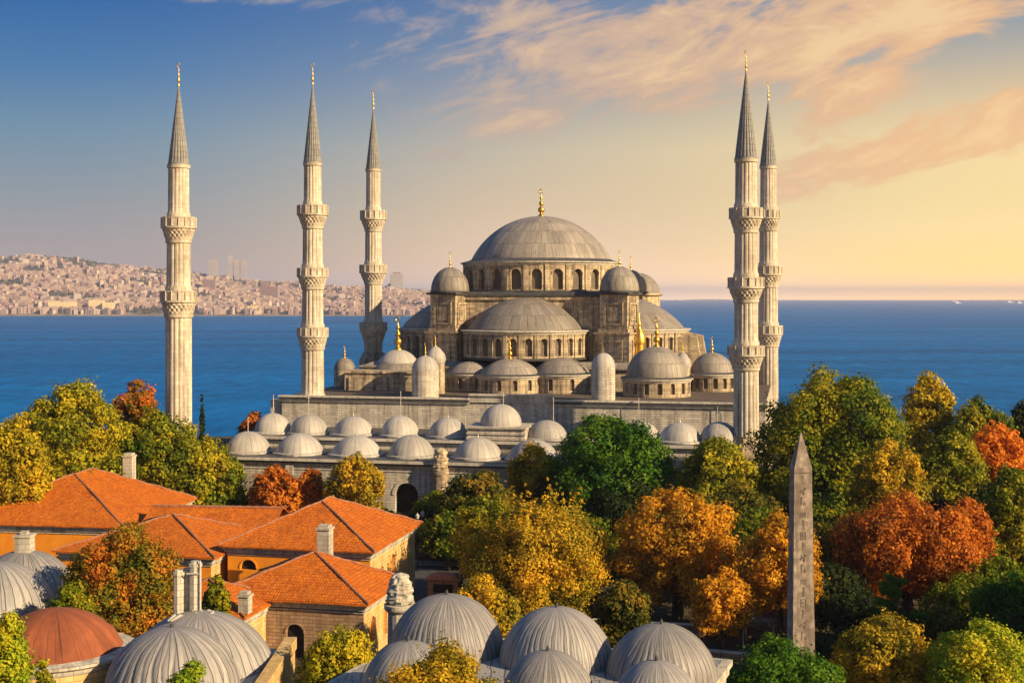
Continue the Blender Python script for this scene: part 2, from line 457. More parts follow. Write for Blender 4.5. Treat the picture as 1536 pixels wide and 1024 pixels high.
def thing(name, label, cat, loc=(0, 0, 0), rz=0.0, group=None):
    o = bpy.data.objects.new(name, None)
    o.empty_display_size = 0.5
    COL.objects.link(o)
    o.location = loc
    o.rotation_euler = (0, 0, rz)
    return tag(o, label, cat, group)


def copy_tree(o, parent=None):
    c = o.copy()
    COL.objects.link(c)
    c.parent = parent
    for ch in list(o.children):
        copy_tree(ch, c)
    return c


def wx(px, Y):
    return (px - HX) / F * Y


def wz(py, Y):
    return CZ - (py - HY) / F * Y


def cap(R, h, n=14, r0=0.0):
    """profile of a dome of base radius R and rise h (a circle arc if it is flatter than a half ball, else an ellipse)"""
    pr = []
    if h < R * 0.98:
        rad = (R * R + h * h) / (2 * h)
        t = math.asin(R / rad)
        for i in range(n + 1):
            a = t * (1 - i / n)
            pr.append((rad * math.sin(a), rad * math.cos(a) - (rad - h)))
    else:
        for i in range(n + 1):
            a = math.pi / 2 * i / n
            pr.append((R * math.cos(a), h * math.sin(a)))
    pr[-1] = (max(r0, 0.0), pr[-1][1])
    return pr


FIN = [(0.30, 0), (0.26, 0.05), (0.13, 0.10), (0.11, 0.13), (0.24, 0.17), (0.30, 0.23), (0.27, 0.30), (0.13, 0.36), (0.09, 0.39), (0.18, 0.43),
       (0.21, 0.48), (0.17, 0.53), (0.07, 0.58), (0.06, 0.61), (0.12, 0.64), (0.13, 0.68), (0.09, 0.72), (0.045, 0.76), (0.03, 0.86)]


def finial_mb(h, fat=1.0, c=(0, 0, 0)):
    mb = MB()
    mb.lathe([(r * h * 0.42 * fat, z * h) for r, z in FIN] + [(0, 0.87 * h)], 16, c)
    R, k = 0.075 * h, []
    for i in range(13):                             # the crescent on top
        a = math.radians(-60 + 300 * i / 12) + math.pi
        k.append((c[0] + R * math.sin(a), c[1], c[2] + 0.93 * h - R * math.cos(a) * 1.0))
    mb.tube(k, [0.006 * h + 0.022 * h * math.sin(math.pi * i / 12) for i in range(13)], 6)
    return mb


def finial(h, parent, loc, fat=1.0):
    return finial_mb(h, fat).build('finial', 'gold', parent, loc)


def arch_pts(cx, ow, zs, zp, seg=8, pointed=0.0):
    """outline of an arched opening, from the lower left up and round to the lower right"""
    r = ow / 2
    pts = [(cx - r, zs)]
    for i in range(seg + 1):
        a = math.pi * (1 - i / seg)
        pts.append((cx + r * math.cos(a), zp + r * math.sin(a) * (1 + pointed)))
    pts.append((cx + r, zs))
    return pts


def wall_arches(mb, fn, x0, x1, z0, z1, ops, depth, mi=0, rim=0.0, rimd=0.1):
    """a wall strip with real arched openings; fn(x, z, d) places a point d metres behind the wall's face"""
    ops = sorted(ops)
    edges = [x0] + [(ops[i][0] + ops[i][1] / 2 + ops[i + 1][0] - ops[i + 1][1] / 2) / 2 for i in range(len(ops) - 1)] + [x1]
    P = lambda x, z, d=0.0: fn(x, z, d)
    for k, (cx, ow, zs, zp) in enumerate(ops):
        a, b = edges[k], edges[k + 1]
        pts = arch_pts(cx, ow, zs, zp)
        l, r = cx - ow / 2, cx + ow / 2
        mb.face([P(a, z0), P(l, z0), P(l, z1), P(a, z1)], None, mi)
        mb.face([P(r, z0), P(b, z0), P(b, z1), P(r, z1)], None, mi)
        if zs > z0 + 1e-3:
            mb.face([P(l, z0), P(r, z0), P(r, zs), P(l, zs)], None, mi)
        for i in range(1, len(pts) - 2):
            p, q = pts[i], pts[i + 1]
            mb.face([P(*p), P(*q), P(q[0], z1), P(p[0], z1)], None, mi)
        for i in range(len(pts)):
            p, q = pts[i], pts[(i + 1) % len(pts)]
            mb.face([P(*q), P(*p), P(p[0], p[1], depth), P(q[0], q[1], depth)], None, mi)
        if rim:
            o = arch_pts(cx, ow + 2 * rim, zp, zp, 8)
            i_ = arch_pts(cx, ow + 0.02, zp, zp, 8)
            for i in range(1, len(o) - 2):
                mb.face([P(*i_[i], -rimd), P(*i_[i + 1], -rimd), P(*o[i + 1], -rimd), P(*o[i], -rimd)], None, mi)
                mb.face([P(*o[i], -rimd), P(*o[i + 1], -rimd), P(*o[i + 1], 0), P(*o[i], 0)], None, mi)
                mb.face([P(*i_[i + 1], -rimd), P(*i_[i], -rimd), P(*i_[i], 0), P(*i_[i + 1], 0)], None, mi)
    return mb


def pane_mb(fn, op, depth, mb=None):
    mb = mb or MB()
    pts = arch_pts(*op)
    mb.face([fn(x, z, depth) for x, z in pts][::-1])
    return mb


# ------------------------------------------------------------------ ground, road, sea, far hills
def ground_z(x, y):
    t = min(max((y - 335) / 230.0, 0), 1)
    return -36.0 * t * t * (3 - 2 * t)


mb = MB()
xs = [-1600, -700, -400, -250, -150, -90, -50, -20, 0, 20, 50, 90, 150, 250, 400, 700, 1600]
ys = [-500, -100, 0, 40, 80, 120, 160, 200, 240, 280, 320, 350, 380, 410, 440, 470, 500, 530, 560, 600]
for i in range(len(xs) - 1):
    for j in range(len(ys) - 1):
        q = [(xs[i], ys[j]), (xs[i + 1], ys[j]), (xs[i + 1], ys[j + 1]), (xs[i], ys[j + 1])]
        mb.face([(a, b, ground_z(a, b)) for a, b in q])
tag(mb.build('ground', 'soil', smooth=80), kind='structure')

# street between the red-roofed houses and the park
mb = MB()
mb.face([(-14.5, 172.5, 0.004), (-3.0, 170, 0.004), (6, 128, 0.004), (-12.0, 128, 0.004)])
mb.face([(-60, 189, 0.004), (6, 175, 0.004), (-3.0, 170, 0.004), (-14.5, 172.5, 0.004)])
tag(mb.build('road', 'asphalt', smooth=0), kind='structure')
mb = MB()
mb.prism([(-60, 189.4), (40, 168.2), (40, 171.0), (-60, 192.2)], 0.0, 0.14)
tag(mb.build('pavement', 'paving', smooth=0), kind='structure')
SEA = -30.0
m, T = material('sea_water')
t = T.n('ShaderNodeTexCoord')
g = T.n('ShaderNodeNewGeometry')
pos = g.outputs['Position']
sv = T.n('ShaderNodeMapping', Vector=pos, Scale=(0.06, 0.026, 0.1)).outputs[0]
w1 = T.n('ShaderNodeTexNoise', Vector=sv, Scale=1.0, Detail=8.0, Roughness=0.72).outputs['Fac']
sv2 = T.n('ShaderNodeMapping', Vector=pos, Scale=(0.0012, 0.006, 0.1)).outputs[0]
w2 = T.n('ShaderNodeTexNoise', Vector=sv2, Scale=1.0, Detail=5.0, Roughness=0.55).outputs['Fac']
a = T.m('ADD', T.m('MULTIPLY', w1, 1.3), T.m('MULTIPLY', w2, 0.9))
col = T.mix(T.mapr(a, 0.85, 1.35), (0.0002, 0.058, 0.185), (0.001, 0.165, 0.465))
bp = T.n('ShaderNodeBump', Strength=0.9, Distance=1.5, Height=T.m('ADD', w1, T.m('MULTIPLY', w2, 2.0))).outputs[0]
df = T.n('ShaderNodeBsdfDiffuse', Color=col, Normal=bp).outputs[0]
gl = T.n('ShaderNodeBsdfGlossy', Color=(0.32, 0.72, 1, 1), Roughness=0.35, Normal=bp).outputs[0]
finish(T, T.n('ShaderNodeMixShader', Fac=0.10, i1=df, i2=gl).outputs[0])
M['sea'] = m
mb = MB()
mb.face([(-39000, 330, SEA), (39000, 330, SEA), (39000, 33900, SEA), (-39000, 33900, SEA)])
tag(mb.build('sea', 'sea', smooth=0), kind='structure')

SKYLINE = [(-400, 372), (-200, 380), (0, 389), (60, 387), (110, 391), (160, 400), (210, 406), (260, 410), (320, 418), (400, 427),
           (470, 432), (540, 436), (600, 437), (660, 441), (720, 449), (790, 466), (840, 492)]


def crest(px):
    return np.interp(px, [p for p, _ in SKYLINE], [q for _, q in SKYLINE])


def hill_z(x, y):
    """the far shore: rises from the quay to a crest 6.8 km away"""
    px = HX + x / y * F
    zc = CZ - (crest(px) - HY) / F * 6800.0
    t = np.clip((y - 4715.0) / (6800.0 - 4715.0), 0, 1)
    und = 10 * np.sin(x * 0.006 + y * 0.003) + 7 * np.sin(x * 0.013 - y * 0.007)
    z0 = np.where(zc > SEA + 8, SEA + 3.5, SEA - 6)
    z = z0 + (zc - z0) * t ** 0.9 + und * np.sin(math.pi * t)
    return np.where(y > 6800, np.minimum(z, zc - (y - 6800) * 0.2), z)


mb = MB()
gx = np.linspace(-6000, 300, 110)
gy = [4690, 4714] + list(np.linspace(4716, 6800, 30)) + [7000, 7600]
base = []
for y in gy:
    zz = hill_z(gx * (y / 5600.0), np.full_like(gx, y)) if y > 4715 else np.full_like(gx, SEA - 3.0)
    base.append([(float(x * y / 5600.0), float(y), float(z)) for x, z in zip(gx, zz)])
n0 = len(gx)
mb.v = [p for row in base for p in row]
for j in range(len(gy) - 1):
    for i in range(n0 - 1):
        mb.f.append((j * n0 + i, j * n0 + i + 1, (j + 1) * n0 + i + 1, (j + 1) * n0 + i))
        mb.uv.append(None); mb.mi.append(0)
M['hill'] = plain('far_hillside', (0.08, 0.085, 0.07), (0.28, 0.22, 0.17), 0.012, 0.95, bump=0.0)
tag(mb.build('hills', 'hill', smooth=80), kind='structure')
# a thin low coast on the horizon behind the open sea
mb = MB()
for (a, b, Yd, h) in ((1030, 1110, 30000, 26), (1480, 1580, 21000, 14)):
    x0, x1 = wx(a, Yd), wx(b, Yd)
    pts = [(x0 + (x1 - x0) * i / 16, h * (0.4 + 0.6 * abs(math.sin(i * 1.3 + a))) * math.sin(math.pi * (i + 0.3) / 16.6)) for i in range(17)]
    for i in range(16):
        p, q = pts[i], pts[i + 1]
        mb.face([(p[0], Yd, SEA - 1), (q[0], Yd, SEA - 1), (q[0], Yd + 600, SEA + q[1] + 6), (p[0], Yd + 600, SEA + p[1] + 6)])
        mb.face([(p[0], Yd + 600, SEA + p[1] + 6), (q[0], Yd + 600, SEA + q[1] + 6), (q[0], Yd + 1500, SEA - 1), (p[0], Yd + 1500, SEA - 1)])
tag(mb.build('distant_hills', 'hill', smooth=80), kind='structure')

# ------------------------------------------------------------------ the far city
rng = np.random.default_rng(7)
m, T = material('haze_tinted_facades')
geo = T.n('ShaderNodeNewGeometry')
oi = T.n('ShaderNodeObjectInfo')
t = T.n('ShaderNodeTexCoord')
r = T.m('FRACT', T.m('ADD', geo.outputs['Random Per Island'], oi.outputs['Random']))
col = T.ramp(r, [(0.0, (0.30, 0.20, 0.21)), (0.25, (0.50, 0.345, 0.275)), (0.5, (0.72, 0.525, 0.37)), (0.75, (0.53, 0.37, 0.33)), (1.0, (0.80, 0.68, 0.54))])  # pinkish low-contrast walls, part of the haze put into their colour
br = T.n('ShaderNodeTexBrick', Vector=t.outputs['UV'], Color1=(1, 1, 1, 1), Color2=(0.9, 0.9, 0.9, 1), Mortar=(0.3, 0.3, 0.34, 1), Scale=1.0,
         Mortar_Size=0.9, Mortar_Smooth=0.0, Brick_Width=4.0, Row_Height=3.4, _offset=0.0)
nrm = T.n('ShaderNodeSeparateXYZ', Vector=geo.outputs['Normal']).outputs[2]
f = T.m('MULTIPLY', T.m('LESS_THAN', nrm, 0.5), 0.55)
col = T.mix(f, col, br.outputs['Color'], 'MULTIPLY')
col = T.mix(T.m('MULTIPLY', T.m('GREATER_THAN', nrm, 0.5), 0.7), col, (0.34, 0.23, 0.18))
finish(T, principled(T, col, 0.9, spec=0.1))
M['city'] = m


def block_mesh(name, w, d, h, kind):
    b = MB()
    b.box(-w / 2, w / 2, -d / 2, d / 2, -8, h)
    if kind == 0:                                      # hipped roof
        b.face([(-w / 2, -d / 2, h + .02), (w / 2, -d / 2, h + .02), (w / 5, 0, h + d * 0.28), (-w / 5, 0, h + d * 0.28)])
        b.face([(w / 2, d / 2, h + .02), (-w / 2, d / 2, h + .02), (-w / 5, 0, h + d * 0.28), (w / 5, 0, h + d * 0.28)])
        b.face([(w / 2, -d / 2, h + .02), (w / 2, d / 2, h + .02), (w / 5, 0, h + d * 0.28)])
        b.face([(-w / 2, d / 2, h + .02), (-w / 2, -d / 2, h + .02), (-w / 5, 0, h + d * 0.28)])
    else:                                              # flat roof, stair head and a projecting bay
        b.box(-w * 0.2, w * 0.1, -d * 0.1, d * 0.3, h + .02, h + 3.0)
        b.box(-w * 0.18, w * 0.18, -d / 2 - 1.4, -d / 2 - .02, -8, h - 3)
    return b.mesh(name, 'city', 0)


protos = []
for k in range(10):
    w, d, h = rng.uniform(13, 26), rng.uniform(12, 18), rng.uniform(10, 22)
    protos.append(block_mesh('apartment_block', w, d, h, k % 2))
cand = []
while len(cand) < 4300:
    px, y = rng.uniform(-60, 720), 4735 + 2030 * rng.random() ** 1.15
    x = wx(px, y)
    cz = CZ - (crest(px) - HY) / F * 6800
    if cz < 10 or rng.random() > min(1.0, (cz + 10) / 90):
        continue
    z = float(hill_z(np.array(x), np.array(y)))
    # parks and folds of the land stay free of houses
    if math.sin(x * 0.0071 + 1.0) * math.sin(y * 0.011 + x * 0.003) > 0.50:
        continue
    if y > 6350 and rng.random() < 0.7:
        continue
    cand.append((y, x, z))
cand.sort()
GRP = 'apartment blocks crowding the far shore'
for i, (y, x, z) in enumerate(cand[:285]):
    o = link('apartment_block', protos[i % 10], None, (x, y, z), rng.uniform(-0.5, 0.5))
    tag(o, 'small hazy apartment block in the crowded waterfront rows of the far shore', 'building', GRP)
mb = MB()
for (y, x, z) in cand[285:]:
    w, d, h = rng.uniform(13, 30), rng.uniform(12, 18), rng.uniform(9, 22) * (1.0 + 0.5 * (rng.random() < 0.12))
    a = rng.uniform(-0.6, 0.6)
    c, s_ = math.cos(a), math.sin(a)
    P = lambda u, v, q: (x + u * c - v * s_, y + u * s_ + v * c, z + q)
    i = len(mb.v)
    mb.v += [P(-w / 2, -d / 2, -10), P(w / 2, -d / 2, -10), P(w / 2, d / 2, -10), P(-w / 2, d / 2, -10),
             P(-w / 2, -d / 2, h), P(w / 2, -d / 2, h), P(w / 2, d / 2, h), P(-w / 2, d / 2, h), P(-w / 4, 0, h + 4), P(w / 4, 0, h + 4)]
    for q in ((0, 1, 5, 4), (1, 2, 6, 5), (2, 3, 7, 6), (3, 0, 4, 7), (4, 5, 9, 8), (6, 7, 8, 9), (5, 6, 9), (7, 4, 8)):
        mb.f.append(tuple(i + k for k in q)); mb.uv.append(None); mb.mi.append(0)
tag(mb.build('hillside_houses', 'city', smooth=0), 'dense hazy houses covering the far hillside above the water', 'houses', kind='stuff')


M['waterfront'] = plain('cream_facade', (0.66, 0.50, 0.24), (0.80, 0.66, 0.36), 0.05, 0.9, bump=0)
M['tower'] = plain('haze_paled_tower', (0.34, 0.30, 0.31), (0.42, 0.38, 0.38), 0.02, 0.7, bump=0)  # lightened so that some distance haze sits in the tower colour


def big_block(px, Yd, w, d, h, label, cat='building', name='waterfront_building', steps=()):
    x = wx(px, Yd)
    o = thing(name, label, cat, (x, Yd, float(hill_z(np.array(x), np.array(Yd)))), 0.12)
    b = MB()
    b.box(-w / 2, w / 2, -d / 2, d / 2, -10, h)
    b.build('wall', 'tower' if cat == 'tower' else 'waterfront' if Yd < 5000 else 'city', o, smooth=0)
    b = MB()
    for (fx, fw, hh) in steps:
        b.box(w * (fx - fw / 2), w * (fx + fw / 2), -d / 3, d / 3, h + .05, h + hh)
    b.build('roof', 'city', o, smooth=0)


big_block(94, 4790, 95, 30, 34, 'long pale yellow waterfront block, widest on the far shore', steps=((-0.2, 0.3, 6), (0.25, 0.4, 9)))
big_block(145, 4800, 52, 28, 40, 'square cream waterfront block right of the long yellow one', steps=((0, 0.5, 5),))
big_block(162, 4780, 36, 24, 36, 'smaller tan waterfront block behind the leftmost minaret side', steps=((0.1, 0.5, 5),))
big_block(404, 5400, 70, 34, 66, 'stepped pale block standing above its neighbours near the three towers', steps=((-0.25, 0.4, 22), (0.2, 0.3, 10)))
big_block(314, 5500, 52, 30, 56, 'broad pink block at the foot of the hazy skyline', steps=((0.1, 0.5, 10),))
big_block(381, 4780, 44, 26, 26, 'small bright house at the quay below the stepped block', steps=((0, 0.5, 7),))
for (px, hh, w, lab) in ((346, 132, 24, 'tallest of the three slim hazy towers on the far skyline'),
                         (356, 110, 26, 'middle slim hazy tower between two others on the far skyline'),
                         (366, 118, 26, 'slim hazy tower farthest right of the three together'),
                         (320, 100, 40, 'squat hazy tower standing apart left of the three slim towers'),
                         (595, 95, 60, 'wide blue hazy tower block near the mosque side of the far shore')):
    big_block(px, 6700, w, w, hh * 0.9, lab, 'tower', 'tower_block', ((0, 0.6, 8),))

# woods on the far hills (nobody could count these)
V, Fc = [], []
k = 0
while k < 4200:
    px, y = rng.uniform(-60, 740), 4740 + 2060 * rng.random() ** 0.8
    x = wx(px, y)
    park = math.sin(x * 0.0071 + 1.0) * math.sin(y * 0.011 + x * 0.003) > 0.46
    if not (park or y > 6420 or rng.random() < 0.14):
        continue
    z = float(hill_z(np.array(x), np.array(y)))
    if z < SEA + 4:
        continue
    r, h = rng.uniform(6, 13), rng.uniform(9, 17)
    i = len(V)
    ring = [(x + r * math.cos(t) * rng.uniform(.7, 1.2), y + r * math.sin(t), z + h * 0.35) for t in np.linspace(0, 2 * math.pi, 7)[:6]]
    V += ring + [(x + rng.uniform(-2, 2), y, z + h), (x, y, z - 2)]
    for t in range(6):
        Fc += [(i + t, i + (t + 1) % 6, i + 6), (i + (t + 1) % 6, i + t, i + 7)]
    k += 1
mb = MB()
mb.v, mb.f, mb.uv, mb.mi = V, Fc, [None] * len(Fc), [0] * len(Fc)
M['farwood'] = plain('far_foliage', (0.03, 0.04, 0.025), (0.10, 0.085, 0.045), 0.03, 0.95, bump=0)
tag(mb.build('far_woods', 'farwood', smooth=0), 'dark wooded patches between the houses of the far hillside', 'woods', kind='stuff')

# ships far out
for (px, py, ln, lab) in ((1432, 453, 90, 'white ship alone on the horizon, taller of the near pair'), (1437, 455.6, 75, 'small white boat just below the taller ship'),
                          (1516, 454.5, 95, 'white ship near the low dark coast on the horizon'), (1530, 455.5, 70, 'small pale boat beside the ship near the low coast')):
    Yd = (CZ - SEA) * F / (py + 1.5 - HY)
    o = thing('ship', lab, 'ship', (wx(px, Yd), Yd, SEA), 0.3)
    b = MB()
    hull = [(-ln / 2, -7), (ln * 0.3, -7), (ln / 2, 0), (ln * 0.3, 7), (-ln / 2, 7)]
    b.prism([(x * .94, y * .8) for x, y in hull], -2, 3); b.prism(hull, 3.01, 9)
    b.build('hull', 'white', o, smooth=0)
    b = MB(); b.box(-ln * 0.4, ln * 0.1, -5, 5, 9.02, 19); b.box(-ln * 0.3, -ln * 0.05, -3.5, 3.5, 19.02, 26)
    b.build('cabin', 'white', o, smooth=0)

# ------------------------------------------------------------------ minarets
def minaret(px, Yd, z0, label, top, tip, cone, rc, bal, shaft, base=None):
    """bal = [(parapet top row, corbel bottom row, half width)], shaft = shaft radii from the top piece down (photo pixels)"""
    s = Yd / F
    o = thing('minaret', label, 'minaret', (wx(px, Yd), Yd, z0), random.Random(px).uniform(0, 0.3), 'fluted stone minarets around the mosque')
    Z = lambda py: wz(py, Yd) - z0
    NF = 16
    o_ = o
    flute = lambda a, k: 1.0 - 0.075 * (1 - abs(math.sin(a * NF / 2))) ** 1.6
    tops = [cone] + [b[1] for b in bal]
    bots = [b[0] for b in bal] + [None]
    for i, r in enumerate(shaft):
        b = MB()
        zt = Z(tops[i])
        zb = Z(bots[i]) if bots[i] is not None else 0.0
        r *= s
        fl = lambda a, k: flute(a, k) if 2 <= k <= 4 else 1.0
        b.lathe([(r * 1.10, zb), (r * 1.10, zb + 0.5), (r * 1.0, zb + 0.9), (r * 0.985, (zb + zt) / 2), (r * 0.97, zt - 0.55), (r * 1.06, zt - 0.5), (r * 1.09, zt)], NF * 8, mod=fl)
        b.build('shaft', 'marble', o)
    for (y0, y1, hw) in bal:
        zt, zb, R = Z(y0), Z(y1), hw * s
        rs = shaft[bal.index((y0, y1, hw)) + 1] * s
        hgt = zt - zb
        zp = zb + hgt * 0.50
        b = MB()
        steps, pr = 4, []
        for q in range(steps):                        # stalactite corbels in four steps
            r0 = rs * 1.06 + (R * 0.95 - rs * 1.06) * (q / steps) ** 0.8
            r1 = rs * 1.06 + (R * 0.95 - rs * 1.06) * ((q + 0.85) / steps) ** 0.8
            za, zc = zb + (zp - zb) * q / steps, zb + (zp - zb) * (q + 0.8) / steps
            pr += [(r0, za), (r1, zc), (r1, zb + (zp - zb) * (q + 1) / steps - 0.01)]
        NB = 20
        b.lathe(pr, NB * 6, mod=lambda a, k: 1.0 - 0.13 * (1 - abs(math.sin(a * NB / 2 + (math.pi / 2) * ((k // 3) % 2)))) ** 1.2 * (0.3 + 0.7 * (k // 3 in (1, 2))))
        b.lathe([(R * 0.93, zp - 0.01), (R * 1.03, zp + 0.02), (R * 1.03, zp + 0.28), (R * 0.97, zp + 0.32)], 48)
        o2 = b.build('balcony', 'marble', o)
        b = MB()                                       # parapet of stone panels between posts
        b.lathe([(R * 0.97, zp + 0.32), (R * 0.97, zt - 0.25), (R * 1.0, zt - 0.22), (R * 1.0, zt), (R * 0.86, zt), (R * 0.86, zp + 0.34), (rs * 0.8, zp + 0.34)], 16)
        for q in range(16):
            a = 2 * math.pi * q / 16
            b.lathe([(0.13, zp + 0.30), (0.13, zt - 0.02)], 4, (R * 0.985 * math.cos(a), R * 0.985 * math.sin(a), 0), rot=a)
        b.build('parapet', 'marble', o2)
    b = MB()
    zc, zt, R = Z(cone), Z(tip), rc * s
    b.lathe([(R * 0.9, zc - 0.1), (R * 1.05, zc), (R * 1.05, zc + 0.25)], 48)
    rib = lambda a, k: 1.0 - 0.10 * (1 - abs(math.sin(a * 9))) ** 2.0
    b.lathe([(R * (1 - 0.965 * q / 10) ** 0.96, zc + 0.25 + (zt - zc - 0.25) * q / 10) for q in range(11)], 18 * 6, mod=rib, usc=18, vsc=14)
    b.build('spire', 'spirelead', o)
    finial((zt - Z(top)) * -1, o, (0, 0, zt - 0.1), 0.42)
    if base:
        b = MB()
        r = base[0] * s
        n8 = [(r * math.cos(math.pi / 8 + k * math.pi / 4), r * math.sin(math.pi / 8 + k * math.pi / 4)) for k in range(8)]
        b.prism(n8, 0, Z(base[1]) - 1.6); b.prism(n8, Z(base[1]) - 1.59, Z(base[1]), shaft[-1] * s * 1.1 / r)
        b.build('base', 'stone', o)
    return o


minaret(268, 210, 0, 'fluted minaret with only two balconies, apart on the left beyond the yellow trees', 97, 130, 250, 15.5, [(328, 362, 25.5), (438, 473, 26.5)], [15.8, 18, 20])
minaret(469, 239, 18.1, 'minaret on the left end of the mosque terrace, close behind the courtyard domes', 97, 128, 247, 13.6, [(310, 341, 23), (404, 432, 23), (493, 522, 23)], [13.3, 15, 16, 17])
minaret(560, 290, 16, 'minaret set back beside the big gold finial, shortest looking of the left three', 138, 165, 256, 11, [(318, 346, 19.5), (399, 425, 20.5), (485, 511, 20.5)], [11, 12.4, 13, 14], (22, 530))
minaret(1119, 209, 0, 'tallest minaret, in front of its slimmer twin beside the big green tree', 78, 108, 241, 16.6, [(314, 347, 25), (418, 451, 27), (520, 552, 27.5)], [16.3, 17.3, 18, 19.3], (26, 655))
minaret(1152.5, 272, 10, 'slimmer minaret half hidden behind the tallest one', 126, 152, 252, 12.6, [(317, 345, 17.5), (401, 429, 21), (490, 518, 21)], [12.2, 13.5, 14.2, 15])

# ------------------------------------------------------------------ the mosque
TH = math.radians(12)
MC = (6.1, 278.0)
U, Vv = (math.cos(TH), -math.sin(TH)), (math.sin(TH), math.cos(TH))


def atl(px, ly):
    """local x on the line local y = ly that is seen in photo column px, and the distance there"""
    k = (px - HX) / F
    lx = (k * (MC[1] + ly * Vv[1]) - MC[0] - ly * Vv[0]) / (U[0] - k * U[1])
    return lx, MC[1] + lx * U[1] + ly * Vv[1]


def atY(px, Yd):
    dx, dy = wx(px, Yd) - MC[0], Yd - MC[1]
    return dx * U[0] + dy * U[1], dx * Vv[0] + dy * Vv[1]


mosque = thing('mosque', 'large grey stone mosque with one great central dome over cascading half domes', 'mosque', (MC[0], MC[1], 0), -TH)
ZT = 18.3                                               # level of the terrace roof


def dome(R, h, loc, parent, mat='lead', n=72, ribs=40, rows=9, name='dome', a0=0, a1=2 * math.pi, fin=0, fat=1.0, ribh=0.0, smooth=35, lip=True):
    b = MB()
    mod = None
    if ribh:
        mod = lambda a, k: 1.0 + ribh * (abs(math.cos(a * ribs / 2)) ** 6)
    pr = cap(R, h, 16)
    if lip:
        pr = [(R * 1.0, -0.25)] + pr
    b.lathe(pr, n, a0=a0, a1=a1, mod=mod, usc=ribs * (a1 - a0) / (2 * math.pi), vsc=rows)
    o = b.build(name, mat, parent, loc, smooth=smooth)
    if fin:
        finial(fin, o, (0, 0, h - 0.05), fat)
    return o


def ring(mb, R, z, w=0.55, hgt=0.55, a0=0, a1=2 * math.pi, n=72, c=(0, 0, 0)):
    """moulded cornice round a drum"""
    mb.lathe([(R, z - hgt), (R + w * 0.35, z - hgt * 0.75), (R + w * 0.4, z - hgt * 0.5), (R + w, z - hgt * 0.25), (R + w, z), (R * 0.9, z + 0.12)], n, c, a0, a1)


def drum(R, z0, z1, parent, loc, nwin, ow, zs, zp, a0=0, a1=2 * math.pi, name='drum', mat='stone', depth=0.8, pil=True, rim=0.22, c_w=0.7, flat=False):
    """a drum wall pierced by nwin arched windows, with pilasters, cornice and a lead ledge"""
    b = MB()
    bay = (a1 - a0) / nwin
    fn = lambda x, z, d: ((R - d) * math.cos(a0 + x / R), (R - d) * math.sin(a0 + x / R), z)
    ops = [(R * bay * (i + 0.5), ow, zs, zp) for i in range(nwin)]
    wall_arches(b, fn, 0, R * (a1 - a0), z0, z1, ops, depth, rim=rim, rimd=0.14)
    if pil:
        for i in range(nwin + (0 if abs(a1 - a0 - 2 * math.pi) < 1e-6 else 1)):
            a = a0 + bay * i
            pw = (bay * R - ow) * 0.22
            f2 = lambda x, d, z: ((R + d) * math.cos(a + x / R), (R + d) * math.sin(a + x / R), z)
            q = [f2(-pw, -0.1, 0), f2(-pw, 0.2, 0), f2(pw, 0.2, 0), f2(pw, -0.1, 0)]
            b.prism([(p[0], p[1]) for p in q][::-1], z0 + 0.05, z1 - 0.3)
    o = b.build(name, mat, parent, loc, smooth=0)
    b = MB()
    ring(b, R, z1 + 0.35, c_w, 0.8, a0, a1)
    b.build('cornice', 'cornice', o)
    b = MB()
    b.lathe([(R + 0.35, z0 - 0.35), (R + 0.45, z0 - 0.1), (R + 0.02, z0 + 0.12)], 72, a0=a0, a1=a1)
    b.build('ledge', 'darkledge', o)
    me = None
    for i in range(nwin):
        a = bay * i
        if me is None:
            me = pane_mb(fn, ops[0], depth - 0.05).mesh('window', 'pane', 0)
        link('window', me, o, (0, 0, 0), a)
    return o


# main dome and drum
dome(14.5, 9.0, (0, 0, 43.9), mosque, 'lead', 96, 64, 11, 'main_dome', fin=5.6, ribh=0.004)
drum(16.1, 37.3, 42.8, mosque, (0, 0, 0), 24, 2.1, 37.6, 40.6)
b = MB()
b.lathe([(16.6, 43.2), (15.2, 43.55), (14.55, 43.85)], 96)
b.build('dome_skirt', 'darkledge', mosque)
# the square block that carries the drum
b = MB()
HB = 16.3
b.box(-HB, HB, -HB, HB, ZT - 3, 36.2)
b.box(-HB - 0.35, HB + 0.35, -HB - 0.35, HB + 0.35, 35.5, 36.05)
o = b.build('base_block', 'stone', mosque, smooth=0)
b = MB()
b.prism([(-HB - 0.5, -HB - 0.5), (HB + 0.5, -HB - 0.5), (HB + 0.5, HB + 0.5), (-HB - 0.5, HB + 0.5)], 36.22, 36.55)
b.prism([(-HB - 0.3, -HB - 0.3), (HB + 0.3, -HB - 0.3), (HB + 0.3, HB + 0.3), (-HB - 0.3, HB + 0.3)], 36.56, 37.15, 0.985)
b.build('ledge', 'darkledge', o, smooth=0)


def half_dome(cx, cy, R, h, z, ang, nwin, zlow, ow=1.5):
    """a half dome leaning on the block, opening towards angle ang"""
    a0, a1 = ang - math.pi / 2, ang + math.pi / 2
    dome(R, h, (cx, cy, z), mosque, 'lead', 56, 40, 8, 'half_dome', a0=a0, a1=a1)
    drum(R + 0.9, zlow, z - 0.7, mosque, (cx, cy, 0), nwin, ow, zlow + 0.5, z - 2.4, a0, a1, 'half_drum', depth=0.6, rim=0.16, c_w=0.6)


half_dome(0, -HB, 11.3, 6.0, 30.0, -math.pi / 2, 13, 24.4, 1.35)
half_dome(HB, 0, 13.2, 6.2, 30.0, 0, 15, 22.6, 1.2)
half_dome(-HB, 0, 13.2, 6.2, 30.0, math.pi, 15, 22.6, 1.2)


